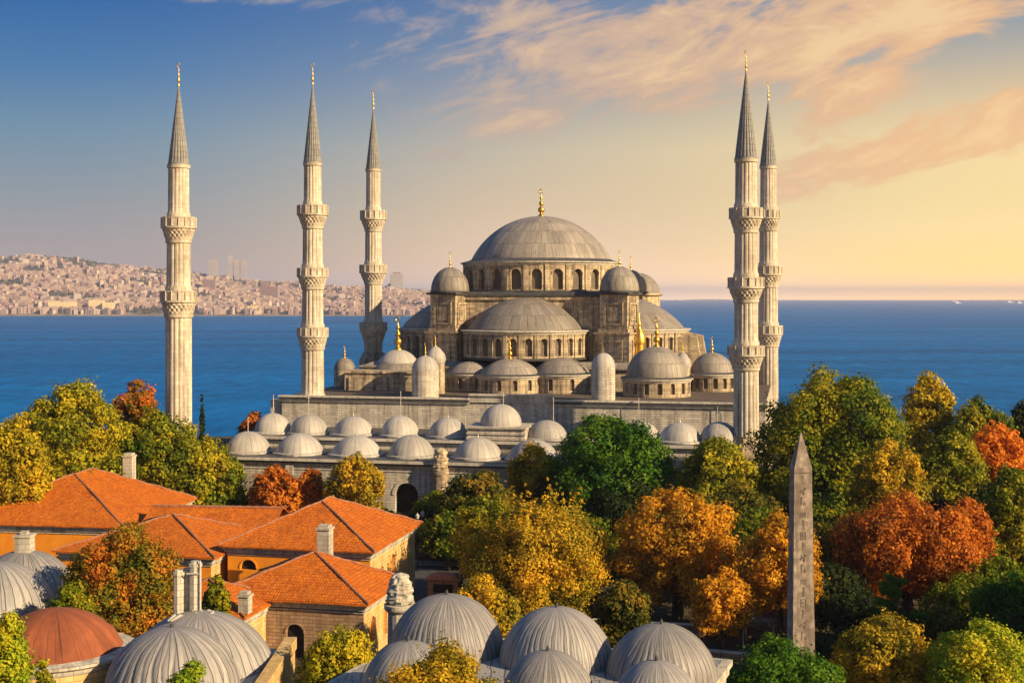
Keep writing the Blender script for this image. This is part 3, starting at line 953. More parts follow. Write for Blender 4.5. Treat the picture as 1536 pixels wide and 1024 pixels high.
def weight_tower(lx, ly, label=None):
    """corner tower: panelled pier on a wider pier, lead dome and finial"""
    e = bpy.data.objects.new('corner_tower', None)
    COL.objects.link(e)
    e.parent = mosque
    e.location = (lx, ly, 0)
    e.rotation_euler = (0, 0, math.radians(-16))
    a = 2.85
    b = MB()
    b.box(-a, a, -a, a, 29.6, 36.5)
    for s_ in (-1, 1):                                  # raised panel frames on the faces
        for (u0, u1, z0, z1) in ((-2.0, 2.0, 34.6, 35.0), (-2.0, 2.0, 30.7, 31.1), (-2.0, -1.6, 31.1, 34.6), (1.6, 2.0, 31.1, 34.6), (-1.15, 1.15, 31.5, 34.2)):
            dd = 0.16 if u0 > -1.9 and u1 < 1.9 and u1 - u0 > 1 else 0.22
            b.box(u0, u1, min(s_ * (a - .05), s_ * (a + dd)), max(s_ * (a - .05), s_ * (a + dd)), z0, z1)
            b.box(min(s_ * (a - .05), s_ * (a + dd)), max(s_ * (a - .05), s_ * (a + dd)), u0, u1, z0, z1)
    b.build('pier', 'stone', e, smooth=0)
    b = MB()
    b.box(-a - 0.7, a + 0.7, -a - 0.7, a + 0.7, ZT - 2, 28.9)
    b.box(-a - 0.95, a + 0.95, -a - 0.95, a + 0.95, 28.91, 29.3)
    b.box(-a - 0.3, a + 0.3, -a - 0.3, a + 0.3, 29.31, 29.95)
    for s_ in (-1, 1):
        for (u0, u1, z0, z1) in ((-2.2, 2.2, 27.4, 27.8), (-2.2, -1.8, 24.2, 27.4), (1.8, 2.2, 24.2, 27.4), (-2.2, 2.2, 23.8, 24.2)):
            aa = a + 0.7
            b.box(u0, u1, min(s_ * (aa - .05), s_ * (aa + .2)), max(s_ * (aa - .05), s_ * (aa + .2)), z0, z1)
            b.box(min(s_ * (aa - .05), s_ * (aa + .2)), max(s_ * (aa - .05), s_ * (aa + .2)), u0, u1, z0, z1)
    b.build('plinth', 'stone', e, smooth=0)
    b = MB()
    b.box(-a - 0.55, a + 0.55, -a - 0.55, a + 0.55, 36.52, 36.95)
    b.lathe([(3.9, 36.96), (3.9, 37.3), (3.6, 37.35)], 32)
    b.build('ledge', 'darkledge', e, smooth=0)
    dome(3.75, 4.6, (0, 0, 37.4), e, 'lead', 48, 16, 5, 'cap', ribh=0.02)
    finial(3.0, e, (0, 0, 41.95), 0.6)


for px, ly in ((675, -HB - 0.4), (929, -HB - 0.4), (946, HB + 0.3)):
    weight_tower(atl(px, ly)[0], ly)
weight_tower(-HB - 0.6, HB + 0.3)
lx, Yd = atl(957, HB + 5)
b = MB()
b.lathe([(4.9, 29), (4.9, 36.3), (5.5, 36.5), (5.5, 36.9)], 40)
b.build('rear_drum', 'stone', mosque, (lx, HB + 5, 0))
dome(4.8, 4.3, (lx, HB + 5, 37.1), mosque, 'lead', 48, 22, 6)
# sloping buttress on the sunset side
for px, ly in ((1041, -4.0), (1050, 3.0)):
    lx, Yd = atl(px, ly)
    b = MB()
    b.face([(-4, -1.3, ZT), (2.2, -1.3, ZT), (0.6, -1.3, 28.2), (-4, -1.3, 29.2)])
    b.face([(2.2, 1.3, ZT), (-4, 1.3, ZT), (-4, 1.3, 29.2), (0.6, 1.3, 28.2)])
    b.face([(2.2, -1.3, ZT), (2.2, 1.3, ZT), (0.6, 1.3, 28.2), (0.6, -1.3, 28.2)])
    b.face([(-4, -1.3, 29.2), (0.6, -1.3, 28.2), (0.6, 1.3, 28.2), (-4, 1.3, 29.2)])
    b.build('buttress', 'stone', mosque, (lx, ly, 0), smooth=0)

# lower tier: prayer hall body
b = MB()
b.box(-31, 30, -24, 30, ZT - 3, 22.4)
o = b.build('prayer_hall', 'stone', mosque, smooth=0)
b = MB()
b.prism([(-31.6, -24.6), (30.6, -24.6), (30.6, 30.6), (-31.6, 30.6)], 22.42, 22.75)
b.prism([(-31, -24), (30, -24), (30, 30), (-31, 30)], 22.76, 23.6, 0.93)
b.build('roof', 'lead', o, smooth=0)


def exedra(px, ly, R, h, zb, fin=0, nwin=9, fat=1.0, z0=ZT, full=True, wide=0.55, ow=0.9):
    """small dome on a round windowed drum standing on the terrace"""
    lx, Yd = atl(px, ly)
    e = bpy.data.objects.new('side_chapel', None)
    COL.objects.link(e)
    e.parent = mosque
    e.location = (lx, ly, 0)
    a0, a1 = (0, 2 * math.pi) if full else (math.pi, 2 * math.pi)
    fn = lambda x, z, d: ((R + wide - d) * math.cos(a0 + x / (R + wide)), (R + wide - d) * math.sin(a0 + x / (R + wide)), z)
    b = MB()
    L = (R + wide) * (a1 - a0)
    ops = [(L * (i + 0.5) / nwin, ow, z0 + 0.6, z0 + (zb - z0) * 0.62) for i in range(nwin)]
    wall_arches(b, fn, 0, L, z0 - 1, zb - 0.5, ops, 0.5)
    o = b.build('drum', 'stone', e, smooth=0)
    b = MB()
    ring(b, R + wide, zb - 0.15, 0.5, 0.75, a0, a1, 56)
    b.build('cornice', 'cornice', o)
    b = MB()
    b.lathe([(R + wide + 0.5, zb - 0.1), (R + 0.4, zb + 0.12), (R, zb + 0.16)], 56, a0=a0, a1=a1)
    b.build('ledge', 'darkledge', o)
    me = pane_mb(fn, ops[0], 0.45).mesh('window', 'pane', 0)
    for i in range(nwin):
        link('window', me, o, (0, 0, 0), L / nwin * i / (R + wide))
    d = dome(R, h, (0, 0, zb + 0.2), e, 'lead', 48, 30, 7, a0=a0, a1=a1)
    if fin:
        finial(fin, e, (0, 0, zb + h + 0.1), fat)
    return e


exedra(765, -29.5, 5.6, 2.7, 21.7, 4.0, 13, 0.9)
exedra(842, -26.5, 5.3, 2.7, 21.9, 0, 9)
exedra(706, -26.0, 4.3, 1.9, 21.7, 0, 9)
for px, Yd, R, h, zb, fin, fat in ((985, 240, 5.5, 5.3, 21.7, 5.2, 0.95), (1068, 254, 4.15, 3.6, 21.7, 3.1, 0.9), (597, 262, 5.4, 3.0, 21.4, 0, 1)):
    lx, ly = atY(px, Yd)
    exedra(px, ly, R, h, zb, fin, 16, fat)
lx, ly = atY(597, 262)
dome(3.9, 2.4, (lx, ly, 23.4), mosque, 'palelead', 40, 24, 5, fin=6.4, fat=1.0)
# curved parapet wall below the shaded dome
lx, ly = atY(575, 254)
b = MB()
b.box(-7.4, 7.0, -1.0, 6, ZT - 1, 21.6); b.box(-7.7, 7.3, -1.3, 6, 21.62, 22.0); b.box(-6.5, 6.0, -1.25, -1.0, ZT, 20.9)
b.build('side_wall', 'stone', mosque, (lx, ly, 0), smooth=0)


def turret(px, Yd, R, ztop, zcap, fin=0, mat='stone', cm='stone', z0=ZT, n=24, point=False):
    lx, ly = atY(px, Yd)
    b = MB()
    b.lathe([(R, z0 - 1), (R, zcap)], n)
    o = b.build('turret', mat, mosque, (lx, ly, 0))
    b = MB()
    pr = [(R * 1.0, zcap)] + [(r, zcap + z) for r, z in cap(R, ztop - zcap, 12)]
    if point:
        pr = [(R * 1.0, zcap), (R * 1.14, zcap + (ztop - zcap) * 0.22), (R * 1.0, zcap + (ztop - zcap) * 0.5), (R * 0.55, zcap + (ztop - zcap) * 0.8), (0, ztop)]
    b.lathe(pr, 32, usc=12, vsc=4)
    b.build('cap', cm, o)
    if fin:
        finial(fin, o, (0, 0, ztop - 0.05), 0.7)


turret(638, 236, 2.4, 25.7, 23.1, 2.3, 'palestone', 'palelead')
turret(905, 229, 2.05, 26.5, 24.0, 0, 'palestone', 'palelead')
turret(653, 246, 1.75, 27.2, 23.9, 2.0, 'stone', 'palelead', point=True)
turret(1024, 252, 1.45, 25.8, 22.6, 1.9, 'stone', 'palelead', point=True)
turret(517, 262, 2.1, 24.2, 21.8, 2.4, 'stone', 'lead')
# gilded cupola behind the chapel dome
lx, ly = atY(959, 256)
b = MB()
b.lathe([(1.2, ZT), (1.2, 25.4), (1.0, 25.5), (1.0, 27.0), (1.25, 27.1), (1.3, 27.6), (1.15, 28.6), (0.7, 29.6), (0.3, 30.2), (0.25, 30.5), (0.35, 30.8), (0.25, 31.1), (0.1, 31.5), (0.06, 33), (0, 33.1)], 20)
b.build('gilded_cupola', 'gold', mosque, (lx, ly, 0))

# terrace that carries it all
TX0, TX1, TY0, TY1 = -38.0, 47.0, -48.5, 36.0
terr = MB()
terr.box(TX0, TX1, TY0, TY1, 0, ZT - 0.02)
terr.box(TX0 - 2.4, TX0 + 6, TY0 + 0.6, TY0 + 12, 0, ZT - 0.6)
o = terr.build('terrace', 'palestone', mosque, smooth=0)
b = MB()
b.box(TX0 + 0.02, TX1 - 0.02, TY0 + 0.05, TY1 - 0.05, ZT - 0.01, ZT + 0.03)
b.build('terrace_roof', 'terrace', o, smooth=0)
b = MB()
xa, xb = atl(704, TY0)[0], atl(830, TY0)[0]
for (p, q, zz) in ((TX0 - 0.5, xa, 0.0), (xa + 0.02, xb - 0.02, 0.75), (xb, TX1 + 0.3, -0.05)):
    b.box(p, q, TY0 - 0.65, TY0 + 0.25, ZT + zz - 0.02, ZT + zz + 0.28)
    b.box(p, q, TY0 - 0.35, TY0 - 0.02, ZT + zz - 0.75, ZT + zz - 0.5)
    if zz > 0.5:
        b.box(p, q, TY0 - 0.3, TY0 + 0.2, ZT - 0.4, ZT + zz - 0.03)
b.build('cornice', 'cornice', o, smooth=0)
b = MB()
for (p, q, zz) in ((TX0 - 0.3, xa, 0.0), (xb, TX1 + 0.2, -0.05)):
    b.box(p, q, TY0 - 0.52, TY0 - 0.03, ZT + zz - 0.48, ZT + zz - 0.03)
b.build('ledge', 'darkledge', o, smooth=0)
for px, Yd, h, z in ((463, 229, 6.5, 13), (601, 226, 7.0, 13), (958, 224, 5, 14), (698, 223, 3.5, 13), (830, 222, 6, 13.2), (1076, 222, 3.5, 14.2), (755, 222, 4, 16), (410, 226, 2.4, 17), (372, 214, 3.6, 13)):
    lx, ly = atY(px, Yd)
    b = MB()
    b.tube([(0, 0, z), (0, 0, z + h)], [0.09, 0.05], 6)
    b.lathe([(0.0, z + h - 0.1), (0.14, z + h), (0.0, z + h + 0.16)], 8)
    b.build('lightning_rod', 'metal', mosque, (lx, ly, 0))

# ------------------------------------------------------------------ courtyard arcade with two rows of small domes
YF, Y2 = -77.8, -65.3
arc = thing('courtyard_arcade', 'pale stone arcade with two rows of small lead domes below the mosque terrace', 'building', (MC[0], MC[1], 0), -TH)
AX0, AX1 = atl(343, YF)[0], 40.0
gx_, _ = atl(610, YF)
b = MB()
fn = lambda x, z, d: (x, YF + d, z)
wall_arches(b, fn, AX0, AX1, -1, 10.7, [(gx_, 3.7, -0.9, 5.9)], 1.6, rim=0.45, rimd=0.12)
b.face([(AX0, YF, -1), (AX0, YF, 10.7), (AX0, Y2 + 6, 10.7), (AX0, Y2 + 6, -1)])
b.face([(AX1, YF, -1), (AX1, Y2, -1), (AX1, Y2, 10.7), (AX1, YF, 10.7)])
for x in np.arange(AX0 + 2.0, AX1, 8.2):
    if abs(x - gx_) > 3.5:
        b.box(x - 0.6, x + 0.6, YF - 0.35, YF - 0.01, -1, 10.0)
b.build('facade', 'palestone', arc, smooth=0)
b = MB(); b.face([fn(x, z, 1.55) for x, z in arch_pts(gx_, 3.7, -0.9, 5.9)][::-1])
b.build('gateway', 'hole', arc, smooth=0)
b = MB()
b.box(gx_ - 1.85, gx_ + 1.85, YF + 0.5, YF + 0.62, -0.9, 3.2); b.box(gx_ - 0.06, gx_ + 0.06, YF + 0.44, YF + 0.5, -0.9, 3.2)
b.build('door', 'wood', arc, smooth=0)
b = MB()
for (z0, z1, out_) in ((9.4, 9.6, 0.12), (10.1, 10.4, 0.3), (10.72, 11.15, 0.85)):
    b.box(AX0 - out_, AX1 + out_, YF - out_, YF + 0.6, z0, z1)
b.box(AX0, AX1, Y2 - 0.6, Y2 + 0.3, 12.62, 13.0); b.box(AX0, AX1, Y2 - 0.25, Y2 - 0.01, 12.2, 12.4)
b.build('cornice', 'cornice', arc, smooth=0)
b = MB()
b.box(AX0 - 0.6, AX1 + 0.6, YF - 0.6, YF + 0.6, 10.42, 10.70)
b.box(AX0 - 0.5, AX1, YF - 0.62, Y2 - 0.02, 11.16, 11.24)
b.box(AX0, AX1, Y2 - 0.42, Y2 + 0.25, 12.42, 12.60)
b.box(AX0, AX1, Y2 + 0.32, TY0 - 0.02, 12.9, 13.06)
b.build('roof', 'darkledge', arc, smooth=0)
b = MB()
b.box(AX0 + 0.5, AX1, Y2, TY0 - 0.05, 0, 12.88)
b.build('rear_wall', 'palestone', arc, smooth=0)
small = {}
for row, ly, zb, pxs, R, h in ((1, YF + 4.6, 11.25, (372, 449, 535, 617, 717, 800, 880, 955), 3.75, 2.8), (2, Y2 + 4.7, 13.07, (409, 463, 530, 600, 672, 820, 900, 960, 1020, 1079), 3.25, 2.8)):
    for q, px in enumerate(pxs):
        lx, Yd = atl(px, ly)
        key = (row, q % 3)
        if key not in small:
            b = MB()
            rr, hh = R * (1 + 0.05 * (q % 3 - 1)), h * (1 - 0.05 * (q % 3 - 1))
            b.lathe([(rr + 0.45, 0.0), (rr + 0.4, 0.3), (rr + 0.02, 0.42)] + [(r, z + 0.42) for r, z in cap(rr, hh, 14)], 72, usc=22, vsc=1.6,
                    mod=lambda a, k, ph=q: 1 + 0.012 * abs(math.cos(a * 11 + ph)) ** 8 + 0.016 * math.sin(a * 3 + ph + 0.2 * k) + 0.01 * math.sin(a * 5 - ph))
            small[key] = b.mesh('small_dome', 'palelead')
        d = link('small_dome', small[key], arc, (lx, ly, zb), q * 0.7)
        if q % 2 == 0 and px not in (1079,):
            b = MB(); b.lathe([(0.2, 0), (0.1, 0.15), (0.06, 0.5), (0, 0.9)], 8)
            b.build('finial', 'metal', d, (0, 0, h + 0.3), smooth=30)
        if px == 1079:
            b = MB()
            b.tube([(0.45 * math.cos(t) - 0.2, 0, 1.3 + 0.5 * math.sin(t)) for t in np.linspace(math.pi * 0.95, 0, 9)] + [(0.25, 0, 0)], 0.09, 6)
            b.build('finial', 'white', d, (0, 0, h + 0.2), smooth=30)
# raised pavilion over the courtyard gate
lx, Yd = atl(751, Y2 + 3.6)
b = MB()
b.box(-4.7, 4.7, -3.6, 3.8, 11.3, 15.0); b.box(-5.0, 5.0, -3.95, 4.1, 15.02, 15.3); b.box(-4.85, 4.85, -3.8, -3.61, 13.3, 13.6); b.box(-4.85, 4.85, -3.8, -3.61, 14.1, 14.35)
o = b.build('pavilion', 'palestone', arc, (lx, Y2 + 3.6, 0), smooth=0)
dome(3.35, 3.2, (0, 0.2, 15.5), o, 'palelead', 66, 22, 5, ribh=0.012)
# carved pillar by the gate
lx, Yd = atl(661, YF - 0.6)
b = MB()
rr = random.Random(4)
b.lathe([(1.15, -1), (1.15, 9.2), (1.3, 9.3), (1.3, 9.7)], 10)
lump = lambda a_, i: 1 if i < 4 else 1 + 0.26 * noise.noise(Vector((2.6 * math.cos(a_), 2.6 * math.sin(a_), i * 0.42))) + (0.06 if i in (9, 10, 18, 19) else 0)
b.lathe([(1.15, -1), (1.15, 9.2), (1.3, 9.3), (1.3, 9.7)] + [((1.2 - 0.012 * k), 9.75 + 0.13 * k) for k in range(26)] + [(0.5, 13.2), (0, 13.4)], 28, mod=lump)
b.build('carved_pillar', 'stone', arc, (lx, YF - 0.7, 0))


# ------------------------------------------------------------------ red-roofed houses
def sag(o, seed):
    """old roofs are never flat: split the slopes and let them dip and heave a little"""
    bm = bmesh.new()
    bm.from_mesh(o.data)
    bmesh.ops.remove_doubles(bm, verts=bm.verts[:], dist=1e-4)
    bmesh.ops.triangulate(bm, faces=bm.faces[:])
    for _ in range(4):
        bmesh.ops.subdivide_edges(bm, edges=[e for e in bm.edges if e.calc_length() > 0.8], cuts=1, use_grid_fill=True)
        bmesh.ops.triangulate(bm, faces=[f for f in bm.faces if len(f.verts) > 3])
    for v in bm.verts:
        v.co.z += 0.10 * noise.noise(Vector((v.co.x * 0.45 + seed, v.co.y * 0.45, 0))) + 0.035 * noise.noise(Vector((v.co.x * 1.6, v.co.y * 1.6 + seed, 3)))
    bm.to_mesh(o.data)
    bm.free()
    return o


def house(name, label, px, py, ze, ang, Wd, Dp, rise, inF, inB, wf, ws, fops=(), sops=(), oh=0.8, chim=(), group='terracotta roofed stone houses', ridge=True, x_shift=0):
    """hip-roofed house; (px, py) is where the photo shows the eave corner nearest the street, ze its height"""
    Yd = (CZ - ze) * F / (py - HY)
    o = thing(name, label, 'house', (wx(px, Yd), Yd, 0), -math.radians(ang), group)
    a, c = (-Wd / 2, inF, ze + rise), (-Wd / 2, Dp - inB, ze + rise)
    e = [(-Wd, 0, ze), (0, 0, ze), (0, Dp, ze), (-Wd, Dp, ze)]
    b = MB()

    def slope(pts, nu=12):
        b.face(pts)
    slope([e[0], e[1], a]); slope([e[1], e[2], c, a]); slope([e[2], e[3], c]); slope([e[3], e[0], a, c])
    t = 0.22
    for i in range(4):
        p, q = e[i], e[(i + 1) % 4]
        b.face([(p[0], p[1], ze - t), (q[0], q[1], ze - t), q, p])
    b.face([(x, y, ze - t) for x, y, z in e[::-1]])
    rf = sag(b.build('roof', 'tile', o, smooth=0), px)
    b = MB()
    for p, q in ((e[0], a), (e[1], a), (a, c), (e[2], c), (e[3], c)):
        if (Vector(p) - Vector(q)).length > 0.5:
            n = max(3, int((Vector(p) - Vector(q)).length / 0.45))
            pts = [Vector(p).lerp(Vector(q), k / n) for k in range(n + 1)]
            b.tube([(v.x, v.y, v.z + 0.05 + 0.05 * math.sin(v.x * 1.7 + v.y)) for v in pts], [0.11 + 0.04 * (k % 2) for k in range(n + 1)], 7)
    b.build('ridge_tiles', 'ridge', rf)
    for (fx, fy, w, h) in chim:                          # chimneys: footprint as fractions of the roof
        x, y = -Wd * (1 - fx), Dp * fy
        zz = ze + 0.2
        cb = MB()
        cb.box(-w / 2, w / 2, -w / 2, w / 2, zz, zz + h); cb.box(-w / 2 - .12, w / 2 + .12, -w / 2 - .12, w / 2 + .12, zz + h + .01, zz + h + 0.22)
        cb.box(-w / 2 + .1, w / 2 - .1, -w / 2 + .1, w / 2 - .1, zz + h + .23, zz + h + 0.5)
        cb.build('chimney', 'chimney', rf, (x, y, 0), smooth=0)
    # walls
    x0, x1, y0, y1 = -Wd + oh, -oh, oh, Dp - oh
    zt = ze - t - 0.02
    ff = lambda x, z, d: (x, y0 + d, z)
    fs = lambda y, z, d: (x1 - d, y, z)
    b = MB()
    if fops:
        wall_arches(b, ff, x0, x1, -0.5, zt, list(fops), 0.35, rim=0.16, rimd=0.08)
    else:
        b.face([(x0, y0, -.5), (x1, y0, -.5), (x1, y0, zt), (x0, y0, zt)])
    b.face([(x0, y1, -.5), (x0, y0, -.5), (x0, y0, zt), (x0, y1, zt)])
    b.face([(x1, y1, -.5), (x0, y1, -.5), (x0, y1, zt), (x1, y1, zt)])
    wl = b.build('wall', wf, o, smooth=0)
    for op in fops:
        pane_mb(ff, op, 0.32).build('window' if op[2] > 0.3 else 'doorway', 'hole', wl, smooth=0)
    b = MB()
    if sops:
        wall_arches(b, fs, y0, y1, -0.5, zt, list(sops), 0.35, rim=0.2, rimd=0.1)
    else:
        b.face([(x1, y0, -.5), (x1, y1, -.5), (x1, y1, zt), (x1, y0, zt)])
    wl = b.build('side_wall', ws, o, smooth=0)
    for op in sops:
        pane_mb(fs, op, 0.32).build('window', 'orange', wl, smooth=0)
    b = MB()
    for (d, z0, z1) in ((0.5, ze - 0.50, ze - t - 0.03), (0.28, ze - 0.85, ze - 0.52), (0.12, ze - 1.15, ze - 1.0)):
        b.box(x0 - d, x1 + d, y0 - d, y0 - 0.005, z0, z1)
        b.box(x1 + 0.005, x1 + d, y0, y1 + d, z0, z1)
        b.box(x0 - d, x0 - 0.005, y0, y1 + d, z0, z1)
    b.build('cornice', 'chimney', o, smooth=0)
    return o


house('house', 'largest orange walled house with a wide tiled roof, behind the small lead domes', 186, 792, 8.0, 8, 25, 24, 4.6, 12.5, 6, 'orange', 'ochre', chim=((0.63, 0.93, 1.35, 5.6),))
house('house', 'low tiled house half hidden behind the mixed red and green tree', 322, 838, 7.0, 12, 20, 17, 2.9, 10, 7, 'orange', 'ochre')
house('house', 'orange walled house whose tiled roof peaks in front of the golden tree', 562, 829, 8.0, 12, 18.5, 19.5, 4.0, 8.6, 8.0, 'orange', 'ochre', fops=((-15.2, 1.9, 5.2, 5.4),), sops=((5.0, 1.0, 3.6, 4.9), (9.2, 2.0, 3.0, 5.0), (14.2, 1.0, 3.4, 4.9)))
house('house', 'brown ashlar house with an arched doorway, front of the tiled roofs', 553, 908, 6.0, 13, 17, 12.5, 3.4, 7.4, 5.0, 'brick', 'ochre', fops=((-8.0, 1.9, -0.4, 2.5),), sops=((3.4, 1.3, 1.2, 3.4), (7.5, 1.3, 1.2, 3.4)), chim=((0.48, 0.90, 1.35, 4.9),))
# ridge roof linking the big house and the peaked one
Yd = 168.0
o = thing('house', 'narrow tiled link roof running between the two orange walled houses', 'house', (wx(332, Yd), Yd, 0), -math.radians(6), 'terracotta roofed stone houses')
b = MB()
b.face([(-9, -6, 7.2), (8, -6, 7.2), (8, 0, 9.6), (-9, 0, 9.6)]); b.face([(8, 6, 7.2), (-9, 6, 7.2), (-9, 0, 9.6), (8, 0, 9.6)])
b.face([(-9, -6, 7.0), (8, -6, 7.0), (8, -6, 7.2), (-9, -6, 7.2)])
rf = sag(b.build('roof', 'tile', o, smooth=0), 5)
b = MB(); b.tube([(-9 + k * 0.5, 0, 9.65) for k in range(35)], [0.17 + 0.04 * (k % 2) for k in range(35)], 7)
b.build('ridge_tiles', 'ridge', rf)
b = MB(); b.box(-8.6, 7.6, -5.3, 5.3, -0.5, 7.0); b.build('wall', 'orange', o, smooth=0)
# low tiled annex with a white chimney block
house('annex_house', 'low tiled annex wedged between the ribbed bathhouse dome and the ashlar house', 368, 928, 5.5, 13, 12.5, 9, 2.3, 5.2, 3.5, 'brick', 'ochre', chim=((0.96, 0.12, 1.0, 1.6),))

# ------------------------------------------------------------------ domed bath houses in front
def rib_dome(R, h, loc, parent, mat='nearlead', ribs=44, seed=0, wob=0.011, rough=0.0, name='dome', amp=0.028, knob=True):
    rr = random.Random(seed)
    amps = [rr.uniform(0.25, 1.0) * amp for _ in range(ribs)]
    wid = [rr.uniform(5, 16) for _ in range(ribs)]
    ph = [rr.uniform(0, 6.28) for _ in range(6)]

    def mod(a, k):
        t = a / (2 * math.pi) * ribs + 0.22 * math.sin(k * 0.55 + ph[3] + 3 * a)
        i = int(math.floor(t + 0.5)) % ribs
        d = abs(t - math.floor(t + 0.5))
        fade = min(1.0, (18 - k) / 4.0) if k < 18 else 0.0
        return 1 - amps[i] * math.exp(-(d * wid[i] * 0.8) ** 2) * max(fade, 0) + wob * (math.sin(2 * a + ph[0] + 0.2 * k) + 0.6 * math.sin(5 * a + ph[1] - 0.3 * k)) + rough * (noise.noise(Vector((4 * math.cos(a), 4 * math.sin(a), k * 0.6))) + 0.6 * noise.noise(Vector((11 * math.cos(a), 11 * math.sin(a), k * 1.7))))
    b = MB()
    rough = rough or 0.006
    b.lathe([(R * 1.02, -0.6)] + cap(R, h, 18), ribs * 8, mod=mod, usc=ribs, vsc=1.6)
    o = b.build(name, mat, parent, loc, rr.uniform(0, 1), smooth=60)
    if knob:
        b = MB(); b.lathe([(0.16, 0), (0.10, 0.1), (0.13, 0.2), (0.05, 0.32), (0, 0.42)], 10)
        b.build('finial', 'darkledge', o, (0, 0, h - 0.03))
    return o


bath = thing('bathhouse', 'six domed stone bathhouse with smooth grey lead domes at the bottom edge', 'building', (2, 92, 0))
b = MB()
a = math.radians(-20)
R2 = lambda x, y: (x * math.cos(a) - y * math.sin(a), x * math.sin(a) + y * math.cos(a))
foot = [R2(-13.6, -14), R2(11.0, -14), R2(11.0, 9.6), R2(-13.0, 9.6)]
b.prism(foot, -0.5, 9.1)
b.build('wall', 'palestone', bath, smooth=0)
b = MB()
b.prism([R2(-14.0, -14.3), R2(11.4, -14.3), R2(11.4, 10.0), R2(-13.4, 10.0)], 9.11, 9.55); b.prism([R2(-13.8, -14.1), R2(11.2, -14.1), R2(11.2, 9.8), R2(-13.2, 9.8)], 8.5, 8.8)
b.build('cornice', 'chimney', bath, smooth=0)
b = MB(); b.prism([R2(-13.5, -13.6), R2(10.8, -13.6), R2(10.8, 9.4), R2(-12.8, 9.4)], 9.56, 9.62)
b.build('roof', 'nearlead', bath, smooth=0)
for k, (px, Yd, R, py) in enumerate(((670, 100, 4.38, 893), (835, 97, 4.15, 912), (992, 94, 3.9, 937), (612, 89, 3.15, 963), (822, 86.5, 3.1, 977), (985, 84, 2.95, 992))):
    zt = wz(py, Yd)
    rib_dome(R, zt - 9.7, (wx(px, Yd) - 2, Yd - 92, 9.7), bath, seed=k + 3, ribs=(52, 50, 46, 40, 40, 38)[k])

ham = thing('domed_bathhouse', 'stone bathhouse with two deeply ribbed lead domes and twin chimneys', 'building', (wx(290, 98), 98, 0))
b = MB()
b.box(-13, 6.5, -14, 6, -0.5, 8.6); b.box(5.7, 6.6, -14.2, 6.2, 8.62, 9.5)
b.build('wall', 'ochre', ham, smooth=0)
b = MB(); b.box(-12.8, 5.68, -13.8, 5.9, 8.61, 8.68); b.build('roof', 'nearlead', ham, smooth=0)
rib_dome(5.5, 3.9, (0.1, 1.4, 8.7), ham, seed=21, ribs=46, amp=0.03, knob=False)
rib_dome(4.6, 4.5, (wx(258, 91.5) - wx(290, 98), -6.5, 8.9), ham, seed=22, ribs=34, amp=0.05)
for (px, Yd, ytop, r) in ((268, 100.5, 856, 0.40), (280, 100.9, 853, 0.30), (293, 100.5, 843, 0.46)):
    x = wx(px, Yd) - wx(290, 98)
    b = MB()
    b.lathe([(r, 11.5), (r, wz(ytop, Yd) - 0.4), (r * 1.15, wz(ytop, Yd) - 0.38), (r * 1.15, wz(ytop, Yd) - 0.15), (r * 0.8, wz(ytop, Yd) - 0.14), (r * 0.8, wz(ytop, Yd)), (0, wz(ytop, Yd))], 8)
    b.build('chimney', 'chimney', ham, (x, Yd - 98, 0), smooth=0)
b = MB()
x0, x1 = wx(268, 100.5) - wx(290, 98), wx(300, 100.5) - wx(290, 98)
for z in (15.3,):
    b.tube([(x0 + 0.7, 2.0, z), (x1, 2.0, z)], 0.07, 6)
b.tube([(x1 + 0.1, 2.1, 11.5), (x1 + 0.1, 2.1, wz(841, 100.5))], 0.08, 6)
b.build('pipe', 'metal', ham)
b = MB()
rr = random.Random(2)
for k in range(9):                                       # crumpled lead flashing round the chimney feet
    x, y = rr.uniform(-1.6, 1.3), rr.uniform(1.0, 2.6)
    b.tube([(x, y, 12.1), (x + rr.uniform(-.6, .6), y - 0.5, 12.5), (x + rr.uniform(-1, 1), y - 1.2, 12.25)], [0.22, 0.16, 0.06], 6)
b.build('flashing', 'palelead', ham)

rd = thing('rust_domed_building', 'round building under a rust red dome beside the ribbed lead domes', 'building', (wx(82, 95), 95, 0))
b = MB()
b.lathe([(5.2, -0.5), (5.2, 10.3)], 48)
b.build('wall', 'ochre', rd)
b = MB(); ring(b, 5.2, 11.0, 0.45, 0.7); b.build('cornice', 'chimney', rd)
rib_dome(4.75, 2.85, (0, 0, 11.0), rd, 'rust', 26, 31, 0.02, 0.035, amp=0.014, knob=False)

lb = thing('lead_domed_building', 'building with two weathered lead domes and one stout square chimney', 'building', (wx(20, 123), 123, 0))
b = MB()
b.box(-9, 3.2, -9, 5, -0.5, 8.3); b.lathe([(5.2, 0), (5.2, 8.6), (5.5, 8.7), (5.5, 9.1)], 40, (wx(36, 125) - wx(20, 123), 2, 0))
b.build('wall', 'palestone', lb, smooth=0)
rib_dome(4.6, 3.2, (wx(36, 125) - wx(20, 123), 2, 9.1), lb, seed=41, ribs=36, amp=0.012, knob=False)
rib_dome(5.0, 4.0, (wx(-12, 117) - wx(20, 123), -5.0, 8.6), lb, seed=42, ribs=36, amp=0.012, knob=False)
b = MB()
x, y = wx(37, 125) - wx(20, 123), 2
zt = wz(798, 125)
b.box(x - .72, x + .72, y - .72, y + .72, 11.6, zt - 0.5); b.box(x - .82, x + .82, y - .82, y + .82, zt - 0.49, zt - 0.3); b.box(x - .35, x + .3, y - .35, y + .35, zt - 0.29, zt)
b.build('chimney', 'chimney', lb, smooth=0)

